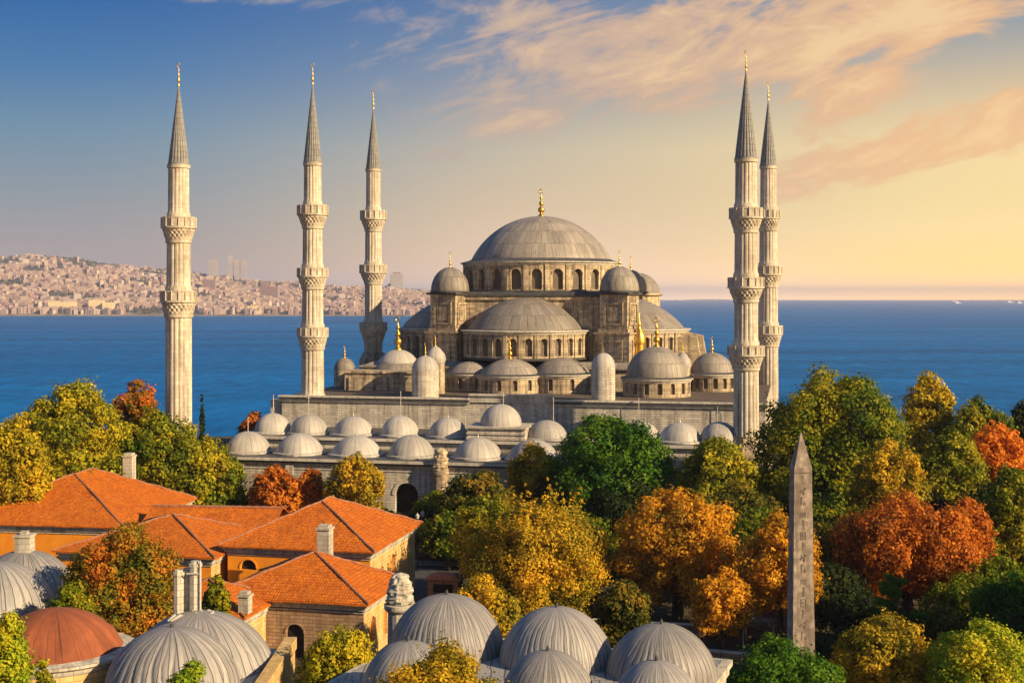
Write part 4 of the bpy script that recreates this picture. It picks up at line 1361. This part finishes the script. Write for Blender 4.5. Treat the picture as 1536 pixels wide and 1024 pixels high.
# carved stone column beside the tiled house
Yd = 118
o = thing('carved_column', 'fluted stone column with a lumpy carved capital between tiled house and bathhouse domes', 'column', (wx(600, Yd), Yd, 0))
b = MB()
b.lathe([(1.2, -0.2), (1.15, 0.5), (1.08, 8.2)], 48, mod=lambda a, k: 1 - 0.05 * (1 - abs(math.sin(a * 8))))
b.lathe([(1.1, 8.2), (1.4, 8.5), (1.42, 8.9), (1.2, 9.0)], 24)
b.build('shaft', 'chimney', o)
b = MB()
rr = random.Random(9)
lump = lambda a_, i: 1 + 0.24 * noise.noise(Vector((2.8 * math.cos(a_), 2.8 * math.sin(a_), i * 0.4))) + (0.07 if i in (3, 4, 12, 13, 20) else 0)
b.lathe([(0.95, 9.0)] + [((1.18 - 0.012 * k - 0.0011 * max(0, k - 14) ** 2), 9.05 + 0.09 * k) for k in range(28)] + [(0.0, 11.7)], 36, mod=lump)
b.build('capital', 'chimney', o)

# ------------------------------------------------------------------ obelisk
Yd = 111.0
o = thing('obelisk', 'tall pointed granite obelisk with carved signs, standing among autumn trees', 'obelisk', (wx(1201, Yd), Yd, 0), math.radians(4))
sq = lambda h: [(-h, -h), (h, -h), (h, h), (-h, h)]
b = MB()
b.box(-1.9, 1.9, -1.9, 1.9, -0.3, 1.2); b.box(-1.5, 1.5, -1.5, 1.5, 1.21, 3.6); b.box(-1.65, 1.65, -1.65, 1.65, 3.61, 4.0); b.box(-1.25, 1.25, -1.25, 1.25, 4.01, 4.9)
b.build('pedestal', 'palestone', o, smooth=0)
z0, z1, zt = 5.0, wz(702, Yd), wz(648, Yd)
h0, h1 = 0.97, 0.75
b = MB()
rr = random.Random(3)
rows = 40
for k in range(rows):                                   # slightly chipped arrises
    za, zb_ = z0 + (z1 - z0) * k / rows, z0 + (z1 - z0) * (k + 1) / rows
    ra, rb = h0 + (h1 - h0) * k / rows, h0 + (h1 - h0) * (k + 1) / rows
    if k == 0:
        prev = [(x * ra, y * ra, za) for x, y in ((-1, -1), (1, -1), (1, 1), (-1, 1))]
    nxt = [(x * rb * rr.uniform(0.955, 1.0), y * rb * rr.uniform(0.955, 1.0), zb_) for x, y in ((-1, -1), (1, -1), (1, 1), (-1, 1))]
    for i in range(4):
        j = (i + 1) % 4
        b.face([prev[i], prev[j], nxt[j], nxt[i]])
    prev = nxt
tip = (0.03, 0, zt)
for i in range(4):
    b.face([prev[i], prev[(i + 1) % 4], tip])
b.build('shaft', 'granite', o, smooth=0)
b = MB()


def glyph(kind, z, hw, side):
    """one carved sign, thin raised strokes whose dark colour stands in for recess shade; side 0 = face to the viewer, 1 = sunset side"""
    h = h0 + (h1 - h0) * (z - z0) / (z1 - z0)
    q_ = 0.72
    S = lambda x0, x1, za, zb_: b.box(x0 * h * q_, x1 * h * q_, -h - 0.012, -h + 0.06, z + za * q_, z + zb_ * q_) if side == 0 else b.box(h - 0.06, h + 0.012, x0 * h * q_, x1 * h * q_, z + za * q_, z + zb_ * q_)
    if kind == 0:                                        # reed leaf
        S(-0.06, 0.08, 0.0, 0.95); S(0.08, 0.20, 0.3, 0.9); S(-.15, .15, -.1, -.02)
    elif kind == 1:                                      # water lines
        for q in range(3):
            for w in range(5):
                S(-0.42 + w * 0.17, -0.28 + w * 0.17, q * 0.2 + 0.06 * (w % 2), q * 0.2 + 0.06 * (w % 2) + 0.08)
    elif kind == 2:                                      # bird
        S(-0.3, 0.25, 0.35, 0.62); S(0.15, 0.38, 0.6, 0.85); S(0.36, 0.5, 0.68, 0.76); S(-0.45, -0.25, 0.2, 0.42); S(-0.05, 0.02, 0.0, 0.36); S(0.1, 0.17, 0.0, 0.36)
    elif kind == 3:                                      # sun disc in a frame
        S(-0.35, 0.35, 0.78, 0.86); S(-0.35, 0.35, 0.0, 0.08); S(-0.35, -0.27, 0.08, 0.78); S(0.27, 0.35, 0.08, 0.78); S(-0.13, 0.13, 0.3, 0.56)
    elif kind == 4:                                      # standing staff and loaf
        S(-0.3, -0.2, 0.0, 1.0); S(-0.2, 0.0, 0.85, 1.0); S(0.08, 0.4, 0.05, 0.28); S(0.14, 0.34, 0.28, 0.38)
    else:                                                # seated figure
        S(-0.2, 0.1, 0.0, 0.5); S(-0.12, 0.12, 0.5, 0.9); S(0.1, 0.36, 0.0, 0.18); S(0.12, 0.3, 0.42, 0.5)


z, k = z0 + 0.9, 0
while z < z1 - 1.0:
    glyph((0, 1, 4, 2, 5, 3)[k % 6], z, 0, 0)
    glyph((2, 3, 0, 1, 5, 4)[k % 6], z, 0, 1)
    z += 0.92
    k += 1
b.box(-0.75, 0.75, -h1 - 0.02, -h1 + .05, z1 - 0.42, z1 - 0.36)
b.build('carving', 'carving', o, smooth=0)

# ------------------------------------------------------------------ small street things
Yd = 160
o = thing('kiosk', 'small brown kiosk standing at the street behind the bathhouse domes', 'kiosk', (wx(668, Yd), Yd, 0), math.radians(-10))
b = MB(); b.box(-1.9, 1.9, -1.3, 1.3, 0, 2.3); b.build('wall', 'brick', o, smooth=0)
b = MB(); b.box(-2.2, 2.2, -1.6, 1.6, 2.31, 2.5); b.prism([(-2.0, -1.4), (2.0, -1.4), (2.0, 1.4), (-2.0, 1.4)], 2.51, 2.9, 0.6); b.build('roof', 'ridge', o, smooth=0)
b = MB(); b.box(-1.2, 1.2, -1.36, -1.31, 0.9, 1.9); b.build('hatch', 'hole', o, smooth=0)
for q, (px, Yd, lab) in enumerate(((1085, 139, 'grey canvas market stall under the amber tree, next to the bathhouse domes'), (1125, 142, 'grey canvas market stall nearest the obelisk'), (925, 150, 'brown canvas stall in shade between the golden and the amber tree'))):
    o = thing('market_stall', lab, 'stall', (wx(px, Yd), Yd, 0), math.radians(-15 + 12 * q))
    b = MB()
    b.face([(-2.4, -2.0, 2.3), (2.4, -2.0, 2.3), (2.4, 0, 3.0), (-2.4, 0, 3.0)]); b.face([(2.4, 1.6, 2.4), (-2.4, 1.6, 2.4), (-2.4, 0, 3.0), (2.4, 0, 3.0)])
    b.box(-2.4, 2.4, -2.02, -2.0, 2.0, 2.29)
    b.build('awning', 'canvas' if q == 1 else 'wood', o, smooth=0)  # dark wood tone puts tree shade into the other awnings' colour
    b = MB(); b.box(-2.1, 2.1, -1.2, 0.2, 0.85, 0.95); b.box(-2.0, 2.0, -1.1, 0.1, 0, 0.84); b.build('counter', 'wood', o, smooth=0)
    for sx in (-2.2, 2.2):
        for sy in (-1.8, 1.5):
            b = MB(); b.tube([(sx, sy, 0), (sx, sy, 2.35)], 0.05, 6); b.build('post', 'metal', o)
for q, (px, Yd, L, rz, lab) in enumerate(((1000, 143, 16, -12, 'low stone garden wall behind the bathhouse under the amber tree'), (1110, 131, 12, -20, 'low stone garden wall running to the foot of the obelisk'), (880, 152, 12, 8, 'low shaded stone wall under the spiky golden tree'))):
    o = thing('garden_wall', lab, 'wall', (wx(px, Yd), Yd, 0), math.radians(rz))
    b = MB(); b.box(-L / 2, L / 2, -0.3, 0.3, -0.2, 1.0); b.build('wall_body', 'brick', o, smooth=0)
    b = MB(); b.box(-L / 2 - .05, L / 2 + .05, -0.4, 0.4, 1.01, 1.14); b.build('coping', 'chimney', o, smooth=0)
for q, (px, Yd, lab) in enumerate(((1040, 137, 'wooden park bench beside the low wall, behind the middle bathhouse dome'), (1062, 133, 'wooden park bench closest to the grey stalls'), (958, 146, 'wooden park bench in shade near the brown stall'))):
    o = thing('park_bench', lab, 'bench', (wx(px, Yd), Yd, 0), math.radians(20 * q - 10))
    b = MB(); b.box(-0.9, 0.9, -0.25, 0.2, 0.42, 0.47); b.build('seat', 'wood', o, smooth=0)
    b = MB(); b.box(-0.9, 0.9, 0.2, 0.25, 0.55, 0.9); b.build('backrest', 'wood', o, smooth=0)
    for sx in (-0.75, 0.75):
        b = MB(); b.box(sx - .04, sx + .04, -0.2, 0.25, 0, 0.41); b.box(sx - .03, sx + .03, 0.255, 0.29, 0.0, 0.9); b.build('leg', 'metal', o, smooth=0)
# slender lamp posts at the gate
for px, Yd, lab in ((626, 178, 'thin dark lamp post beside the peaked tiled house'), (634, 180, 'thin dark lamp post nearer the shaded bushes')):
    o = thing('street_lamp', lab, 'street lamp', (wx(px, Yd), Yd, 0))
    b = MB(); b.lathe([(0.16, 0), (0.12, 0.6), (0.07, 0.8), (0.05, 6.4)], 10); b.build('post', 'darkledge', o)
    b = MB(); b.lathe([(0.05, 6.4), (0.22, 6.5), (0.28, 6.95), (0.1, 7.15), (0, 7.3)], 8); b.build('lamp_head', 'metal', o)


# ------------------------------------------------------------------ trees
def leaf_mesh(name, P, N, size, mat, g, asp=0.62):
    """one small four-cornered leaf spray at each point P facing N"""
    n = len(P)
    N = N / np.maximum(np.linalg.norm(N, axis=1, keepdims=True), 1e-6)
    r = g.normal(size=(n, 3))
    A = np.cross(N, r)
    A /= np.maximum(np.linalg.norm(A, axis=1, keepdims=True), 1e-6)
    B = np.cross(N, A)
    s = (size * g.uniform(0.55, 1.35, (n, 1)))
    k = g.uniform(0.5, 0.9, (n, 1)) * asp / 0.62
    bend = N * s * 0.22
    co = np.empty((n, 4, 3))
    co[:, 0] = P - A * s
    co[:, 1] = P - B * s * k + bend
    co[:, 2] = P + A * s
    co[:, 3] = P + B * s * k + bend
    me = bpy.data.meshes.new(name)
    me.vertices.add(n * 4)
    me.vertices.foreach_set('co', co.astype(np.float32).ravel())
    me.loops.add(n * 4)
    me.loops.foreach_set('vertex_index', np.arange(n * 4, dtype=np.int32))
    me.polygons.add(n)
    me.polygons.foreach_set('loop_start', np.arange(0, n * 4, 4, dtype=np.int32))
    me.polygons.foreach_set('loop_total', np.full(n, 4, dtype=np.int32))
    me.materials.append(M[mat])
    me.update(calc_edges=True)
    return me


def unit(g, n):
    d = g.normal(size=(n, 3))
    return d / np.linalg.norm(d, axis=1, keepdims=True)


def crown_points(g, rx, ry, rz, leaf, style, nleaf):
    """leaf positions and facings in metres about the crown's centre: lobes > clumps > leaves"""
    if style == 'spire':                                 # many upright plumes
        nl = 30
        ang, rad = g.uniform(0, 2 * math.pi, nl), np.sqrt(g.uniform(0, 1, nl)) * 0.78
        hx, hy = rad * np.cos(ang), rad * np.sin(ang)
        C, Rr = [], []
        for q in range(nl):
            top = 1.0 - 0.62 * rad[q] ** 1.7 + g.uniform(-0.42, 0.05)
            for t in np.linspace(0, 1, 15):
                z = -0.9 + (top + 0.9) * t
                w = 0.20 * (1 - t) ** 0.75 + 0.012
                C.append((hx[q] + g.normal() * 0.03, hy[q] + g.normal() * 0.03, z)); Rr.append(w)
        C, Rr = np.array(C), np.array(Rr)
        lob = C * 0.0
        scale = np.array([rx, ry, rz])
        Cm = C * scale
        rc = Rr * min(rx, ry) * 1.0
        outd = C * np.array([1, 1, 0.3])
    elif style == 'cone':
        t = np.sqrt(g.uniform(0, 1, 260))
        z = 1 - 2 * t
        ang = g.uniform(0, 2 * math.pi, 260)
        r = (t ** 0.8) * g.uniform(0.7, 1, 260)
        Cm = np.stack([r * np.cos(ang) * rx, r * np.sin(ang) * ry, z * rz], 1)
        rc = np.full(260, 0.3 * rx)
        outd = Cm * np.array([1, 1, 0.1])
    elif style == 'pine':                                # flat layered fans
        Cm, rc, outd = [], [], []
        for q in range(26):
            zz = g.uniform(-0.8, 0.9)
            a_ = g.uniform(0, 2 * math.pi)
            L = (1 - 0.55 * abs(zz)) * g.uniform(0.6, 1)
            for t in np.linspace(0.15, 1, 6):
                Cm.append((math.cos(a_) * L * t * rx, math.sin(a_) * L * t * ry, zz * rz + 0.12 * rz * t)); rc.append(rx * 0.14); outd.append((0, 0, 1))
        Cm, rc, outd = np.array(Cm), np.array(rc), np.array(outd, float)
    else:
        nl = 20 if style != 'small' else 11
        L, LR = [np.array([0, 0, -0.05])], [0.62]
        while len(L) < nl:
            d = unit(g, 1)[0]
            if d[2] < -0.8:
                continue
            rr_ = g.uniform(0.27, 0.44)
            L.append(d * (1.0 - rr_) * g.uniform(0.86, 1.06) * np.array([1, 1, 1.0])); LR.append(rr_)
        # lobes that surely reach the outline's top and flanks
        for d in ((0.05, 0, 1), (0.75, 0, 0.35), (-0.75, 0, 0.3), (0.45, -0.5, 0.55), (-0.4, -0.5, 0.6), (0.85, -.1, -.25), (-0.85, -.1, -.25)):
            d = np.array(d) + g.normal(size=3) * 0.08
            d /= np.linalg.norm(d)
            rr_ = g.uniform(0.27, 0.38)
            L.append(d * (1 - rr_)); LR.append(rr_)
        L, LR = np.array(L), np.array(LR)
        C, O = [], []
        for q in range(len(L)):
            k = int(110 * LR[q] ** 1.6 + 8)
            d = unit(g, k * 2)
            d = d[(d[:, 2] > -0.9)][:k]
            c = L[q] + d * LR[q] * g.uniform(0.72, 1.0, (len(d), 1))
            keep = np.ones(len(c), bool)
            for w in range(len(L)):
                if w != q:
                    keep &= np.linalg.norm(c - L[w], axis=1) > LR[w] * 0.72
            C.append(c[keep]); O.append(d[keep])
        C, O = np.concatenate(C), np.concatenate(O)
        Cm = C * np.array([rx, ry, rz])
        outd = O
        rc = g.uniform(0.10, 0.19, len(Cm)) * (rx * ry * rz) ** (1 / 3)
    # leaves: in proportion to each clump's surface
    wgt = rc ** 2
    cnt = np.maximum(14 if style == 'spire' else 4, (nleaf * wgt / wgt.sum()).astype(int))
    idx = np.repeat(np.arange(len(Cm)), cnt)
    d = unit(g, len(idx))
    od = outd[idx] / np.maximum(np.linalg.norm(outd[idx], axis=1, keepdims=True), 1e-6)
    rad = rc[idx][:, None] * g.uniform(0.55, 1.08, (len(idx), 1))
    sq_ = np.array([1.1, 1.1, 0.85]) if style not in ('spire', 'cone') else np.array([1, 1, 1.3])
    P = Cm[idx] + d * rad * sq_
    # a few stray sprays beyond the outline
    stray = g.random(len(P)) < (0.0 if style in ('spire', 'cone') else 0.05)
    P[stray] += od[stray] * (rc[idx][stray][:, None]) * g.uniform(0.3, 0.9, (stray.sum(), 1))
    N = d * 0.95 + od * 0.5 + g.normal(size=P.shape) * 0.42 + np.array([0, 0, 0.15])
    return P, N


def tree(px, top, hw, bot, Yd, pal, style, label, name='broadleaf_tree', group='autumn trees of the park', zfoot=0.0, dens=1.0, seed=None, cat='tree'):
    g = np.random.default_rng(int(px * 7 + top * 13 + Yd) if seed is None else seed)
    s = Yd / F
    rx = hw * s
    zt, zb = wz(top, Yd), zfoot + max(0.35 * wz(bot, Yd), 0.6)
    rz = (zt - zb) / 2
    zc = zb + rz
    ry = min(rx, 9.0) * 0.95
    leaf = min(max(0.00125 * Yd, 0.10), 0.27)
    if style == 'spire':
        leaf *= 0.8
    area_px = 4 * hw * rz / s
    nleaf = int(min(max(area_px * 0.9 * dens, 2500), 60000))
    o = thing(name, label, cat, (wx(px, Yd), Yd, zfoot), 0.0, group)
    P, N = crown_points(g, rx * 0.97, ry, rz * 0.97, leaf, style, nleaf)
    if style == 'spire':                                 # a broad rounded crown carries the plumes
        P2, N2 = crown_points(g, rx, ry, rz * 0.74, leaf, '', nleaf)
        P2[:, 2] -= 0.26 * rz
        P, N = np.concatenate([P, P2]), np.concatenate([N, N2])
    if style not in ('pine', 'cone', 'spire'):          # leaves deep inside, so that no sky shows through the middle
        ki = nleaf // 5
        Pi = unit(g, ki) * g.uniform(0.3, 0.74, (ki, 1)) * np.array([rx, ry, rz])
        P, N = np.concatenate([P, Pi]), np.concatenate([N, Pi + g.normal(size=Pi.shape)])
    P[:, 2] += zc - zfoot
    low = P[:, 2] < 0.25
    P[low, 2] = 0.25 + g.random(low.sum()) * 0.5
    me = leaf_mesh('crown', P, N, leaf, 'leaf_' + pal, g, 0.35 if style == 'pine' else 0.62)
    link('crown', me, o)
    b = MB()
    ht = zc - zfoot
    tr_ = max(0.10, min(0.55, rx * 0.075))
    bend = g.uniform(-0.4, 0.4, 2)
    b.tube([(0, 0, -0.3), (bend[0] * 0.3, bend[1] * 0.3, ht * 0.35), (bend[0], bend[1], ht * 0.75), (bend[0] * 0.6, bend[1] * 0.8, ht + rz * 0.55)], [tr_ * 1.4, tr_, tr_ * 0.7, tr_ * 0.2], 8)
    if style not in ('cone',):
        for q in range(6):
            a_ = 2 * math.pi * q / 6 + g.uniform(-.3, .3)
            k = g.uniform(0.45, 0.7)
            z1_ = ht * g.uniform(0.45, 0.75)
            b.tube([(bend[0] * .6, bend[1] * .6, z1_), (rx * k * 0.5 * math.cos(a_), ry * k * 0.5 * math.sin(a_), z1_ + rz * 0.3), (rx * k * math.cos(a_), ry * k * math.sin(a_), z1_ + rz * g.uniform(0.4, 0.8))],
                   [tr_ * 0.55, tr_ * 0.35, tr_ * 0.1], 6)
    b.build('trunk', 'bark', o)
    return o


TREES = [
    # the park on the sunset side
    (1248, 550, 122, 815, 186, 'green', '', 'biggest dark green tree, towering beside the tallest minaret'),
    (1393, 556, 40, 680, 216, 'straw', '', 'yellow green tree standing against the sea behind the biggest tree'),
    (1468, 598, 52, 690, 212, 'green', 'small', 'low green tree against the sea between yellow green and orange trees'),
    (1535, 595, 26, 680, 222, 'cypress', 'small', 'dark tree against the sea at the very edge'),
    (1492, 634, 54, 740, 192, 'orange', '', 'brightest orange tree, glowing at the edge below the sea'),
    (1333, 660, 58, 770, 172, 'gold', '', 'round yellow tree in front of the biggest green tree'),
    (1425, 642, 52, 770, 180, 'olive', '', 'olive tree between the round yellow tree and the bright orange one'),
    (1362, 738, 112, 950, 150, 'rust', '', 'wide rust red tree beside the obelisk'),
    (1452, 742, 40, 850, 153, 'rust', 'small', 'small rust red tree touching the wide rust tree'),
    (1515, 698, 42, 850, 160, 'green', '', 'dark green tree at the edge below the bright orange tree'),
    (1512, 858, 58, 980, 131, 'vivid', 'small', 'fresh green tree at the edge above the lime tree'),
    (1345, 866, 46, 950, 127, 'vivid', 'pine', 'dark green pine with fanned branches before the wide rust tree'),
    (1325, 922, 80, 1060, 112, 'gold', '', 'yellow amber tree at the bottom edge right beside the obelisk'),
    (1472, 926, 80, 1070, 107, 'lime', '', 'bright lime green tree in the bottom corner'),
    (1166, 964, 98, 1085, 103, 'vivid', '', 'green bushy tree at the bottom edge hiding the foot of the obelisk'),
    (1170, 768, 62, 970, 140, 'amber', '', 'brownish amber tree directly behind the obelisk'),
    (1016, 735, 98, 925, 150, 'amber', '', 'big amber orange tree behind the bathhouse domes'),
    (1078, 655, 63, 790, 184, 'olive', '', 'olive tree below the tallest minaret and its terrace'),
    (917, 618, 95, 800, 190, 'vivid', '', 'vivid green round tree before the mosque terrace'),
    (803, 706, 112, 930, 150, 'gold', 'spire', 'golden tree with upright spiky plumes in the middle of the park'),
    (735, 742, 58, 900, 160, 'olive', '', 'olive tree leaning on the left side of the spiky golden one'),
    (1082, 850, 46, 950, 134, 'amber', 'small', 'low amber tree between the bathhouse domes and the obelisk'),
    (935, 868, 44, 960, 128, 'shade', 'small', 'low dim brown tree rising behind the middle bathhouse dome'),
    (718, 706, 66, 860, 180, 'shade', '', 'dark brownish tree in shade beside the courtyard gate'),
    (800, 664, 40, 760, 196, 'gold', 'small', 'small yellow tree peeping out left of the vivid green one'),
    (652, 738, 42, 855, 186, 'green', 'small', 'dark green tree covering part of the gate arch'),
    (718, 862, 64, 970, 124, 'gold', 'small', 'low yellow tree right behind the largest bathhouse dome'),
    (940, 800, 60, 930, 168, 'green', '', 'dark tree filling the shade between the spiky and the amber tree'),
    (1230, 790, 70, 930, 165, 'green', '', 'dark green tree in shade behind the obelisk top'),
    (655, 966, 122, 1075, 76, 'gold', '', 'yellow leafy tree at the bottom edge overlapping the small front dome'),
    (508, 930, 60, 1050, 98, 'olive', '', 'olive bush beside the arched doorway of the ashlar house'),
    (533, 678, 43, 775, 194, 'gold', '', 'golden egg shaped tree in front of the courtyard wall'),
    (415, 697, 42, 790, 196, 'rust', '', 'rust red tree in front of the courtyard wall'),
    (464, 702, 24, 775, 197, 'rust', 'small', 'small dark rust tree beside the golden egg shaped one'),
    # on the left
    (105, 568, 84, 745, 187, 'olive', '', 'large yellow olive tree, tallest of the left group by the sea'),
    (203, 570, 44, 680, 202, 'crimson', '', 'tree with a red brown top next to the two balcony minaret'),
    (25, 622, 52, 745, 172, 'straw', '', 'yellow amber tree at the left edge'),
    (268, 628, 78, 790, 199, 'olive', '', 'olive green tree in front of the two balcony minaret foot'),
    (328, 672, 40, 790, 198, 'green', 'small', 'green tree touching the first courtyard dome'),
    (218, 606, 50, 760, 197, 'green', '', 'green tree between the yellow olive tree and the minaret'),
    (110, 690, 50, 760, 182, 'green', 'small', 'dark green tree just behind the biggest tiled roof'),
    (380, 617, 25, 650, 262, 'rust', 'small', 'small rust bush against the sea at the end of the terrace'),
    (185, 783, 88, 935, 117, 'mixed', '', 'mixed red and green tree in front of the tiled roofs'),
    (110, 870, 40, 935, 112, 'green', 'small', 'dark green bush beneath the mixed tree by the rust dome'),
    (8, 903, 48, 1060, 72, 'lime', '', 'bright yellow green bush in the bottom left corner'),
    (66, 988, 26, 1070, 74, 'olive', 'small', 'small dark olive bush below the rust dome'),
    (282, 994, 56, 1090, 69, 'lime', 'small', 'sprig of yellow green leaves before the deeply ribbed dome'),
    (325, 860, 22, 905, 128, 'olive', 'small', 'little olive shrub between twin chimneys and ashlar house'),
]
for tr in TREES:
    tree(*tr)
g0 = np.random.default_rng(11)
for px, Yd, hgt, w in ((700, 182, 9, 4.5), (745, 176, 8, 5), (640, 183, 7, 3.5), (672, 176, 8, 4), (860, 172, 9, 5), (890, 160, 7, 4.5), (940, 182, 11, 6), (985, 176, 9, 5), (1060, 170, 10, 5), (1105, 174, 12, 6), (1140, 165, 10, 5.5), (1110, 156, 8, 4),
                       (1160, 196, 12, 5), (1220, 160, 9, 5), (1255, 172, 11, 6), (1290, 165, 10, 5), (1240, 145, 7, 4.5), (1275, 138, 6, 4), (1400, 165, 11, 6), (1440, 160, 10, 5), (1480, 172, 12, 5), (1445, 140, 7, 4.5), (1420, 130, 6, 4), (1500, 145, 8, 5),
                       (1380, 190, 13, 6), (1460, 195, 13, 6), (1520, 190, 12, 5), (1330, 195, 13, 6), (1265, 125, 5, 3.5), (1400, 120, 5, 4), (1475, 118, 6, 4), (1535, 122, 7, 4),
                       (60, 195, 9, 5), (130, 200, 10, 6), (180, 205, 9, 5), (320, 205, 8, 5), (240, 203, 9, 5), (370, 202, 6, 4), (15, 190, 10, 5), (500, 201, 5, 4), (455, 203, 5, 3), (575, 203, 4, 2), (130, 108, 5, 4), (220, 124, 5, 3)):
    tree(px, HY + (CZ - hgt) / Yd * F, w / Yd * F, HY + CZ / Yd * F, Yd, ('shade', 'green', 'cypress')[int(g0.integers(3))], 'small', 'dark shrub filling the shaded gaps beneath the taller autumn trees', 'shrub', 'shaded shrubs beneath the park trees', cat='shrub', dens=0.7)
tree(303, 590, 5.5, 660, 246, 'cypress', 'cone', 'thin dark cypress against the sea beside the two balcony minaret', 'cypress_tree')

# the park goes on past both sides of the picture
src = [o for o in COL.objects if o.parent is None and o.get('category') == 'tree' and 90 < o.location.y < 190 and abs(o.location.x) > 20][:14]
for q, (x, y) in enumerate(((62, 112), (74, 128), (80, 150), (94, 168), (88, 186), (104, 150), (112, 185), (100, 205), (126, 170), (120, 210), (-92, 196), (-104, 182), (-118, 200), (-100, 165))):
    c = copy_tree(src[q % len(src)])
    c.location = (x, y, 0)
    c.rotation_euler = (0, 0, q * 1.3)
    tag(c, 'autumn tree of the park just outside the edge of the view', 'tree', 'trees past the edges of the view')

# ------------------------------------------------------------------ haze
m, T = material('evening_haze')
pv = T.n('ShaderNodeVolumePrincipled', Color=(0.70, 0.74, 1.0, 1), Density=0.00006, Anisotropy=0.1)
finish(T, None, pv.outputs[0])
M['haze'] = m
mb = MB()
mb.box(-40000, 40000, -600, 34000, -44, 266)
tag(mb.build('haze', 'haze', smooth=0), kind='stuff')
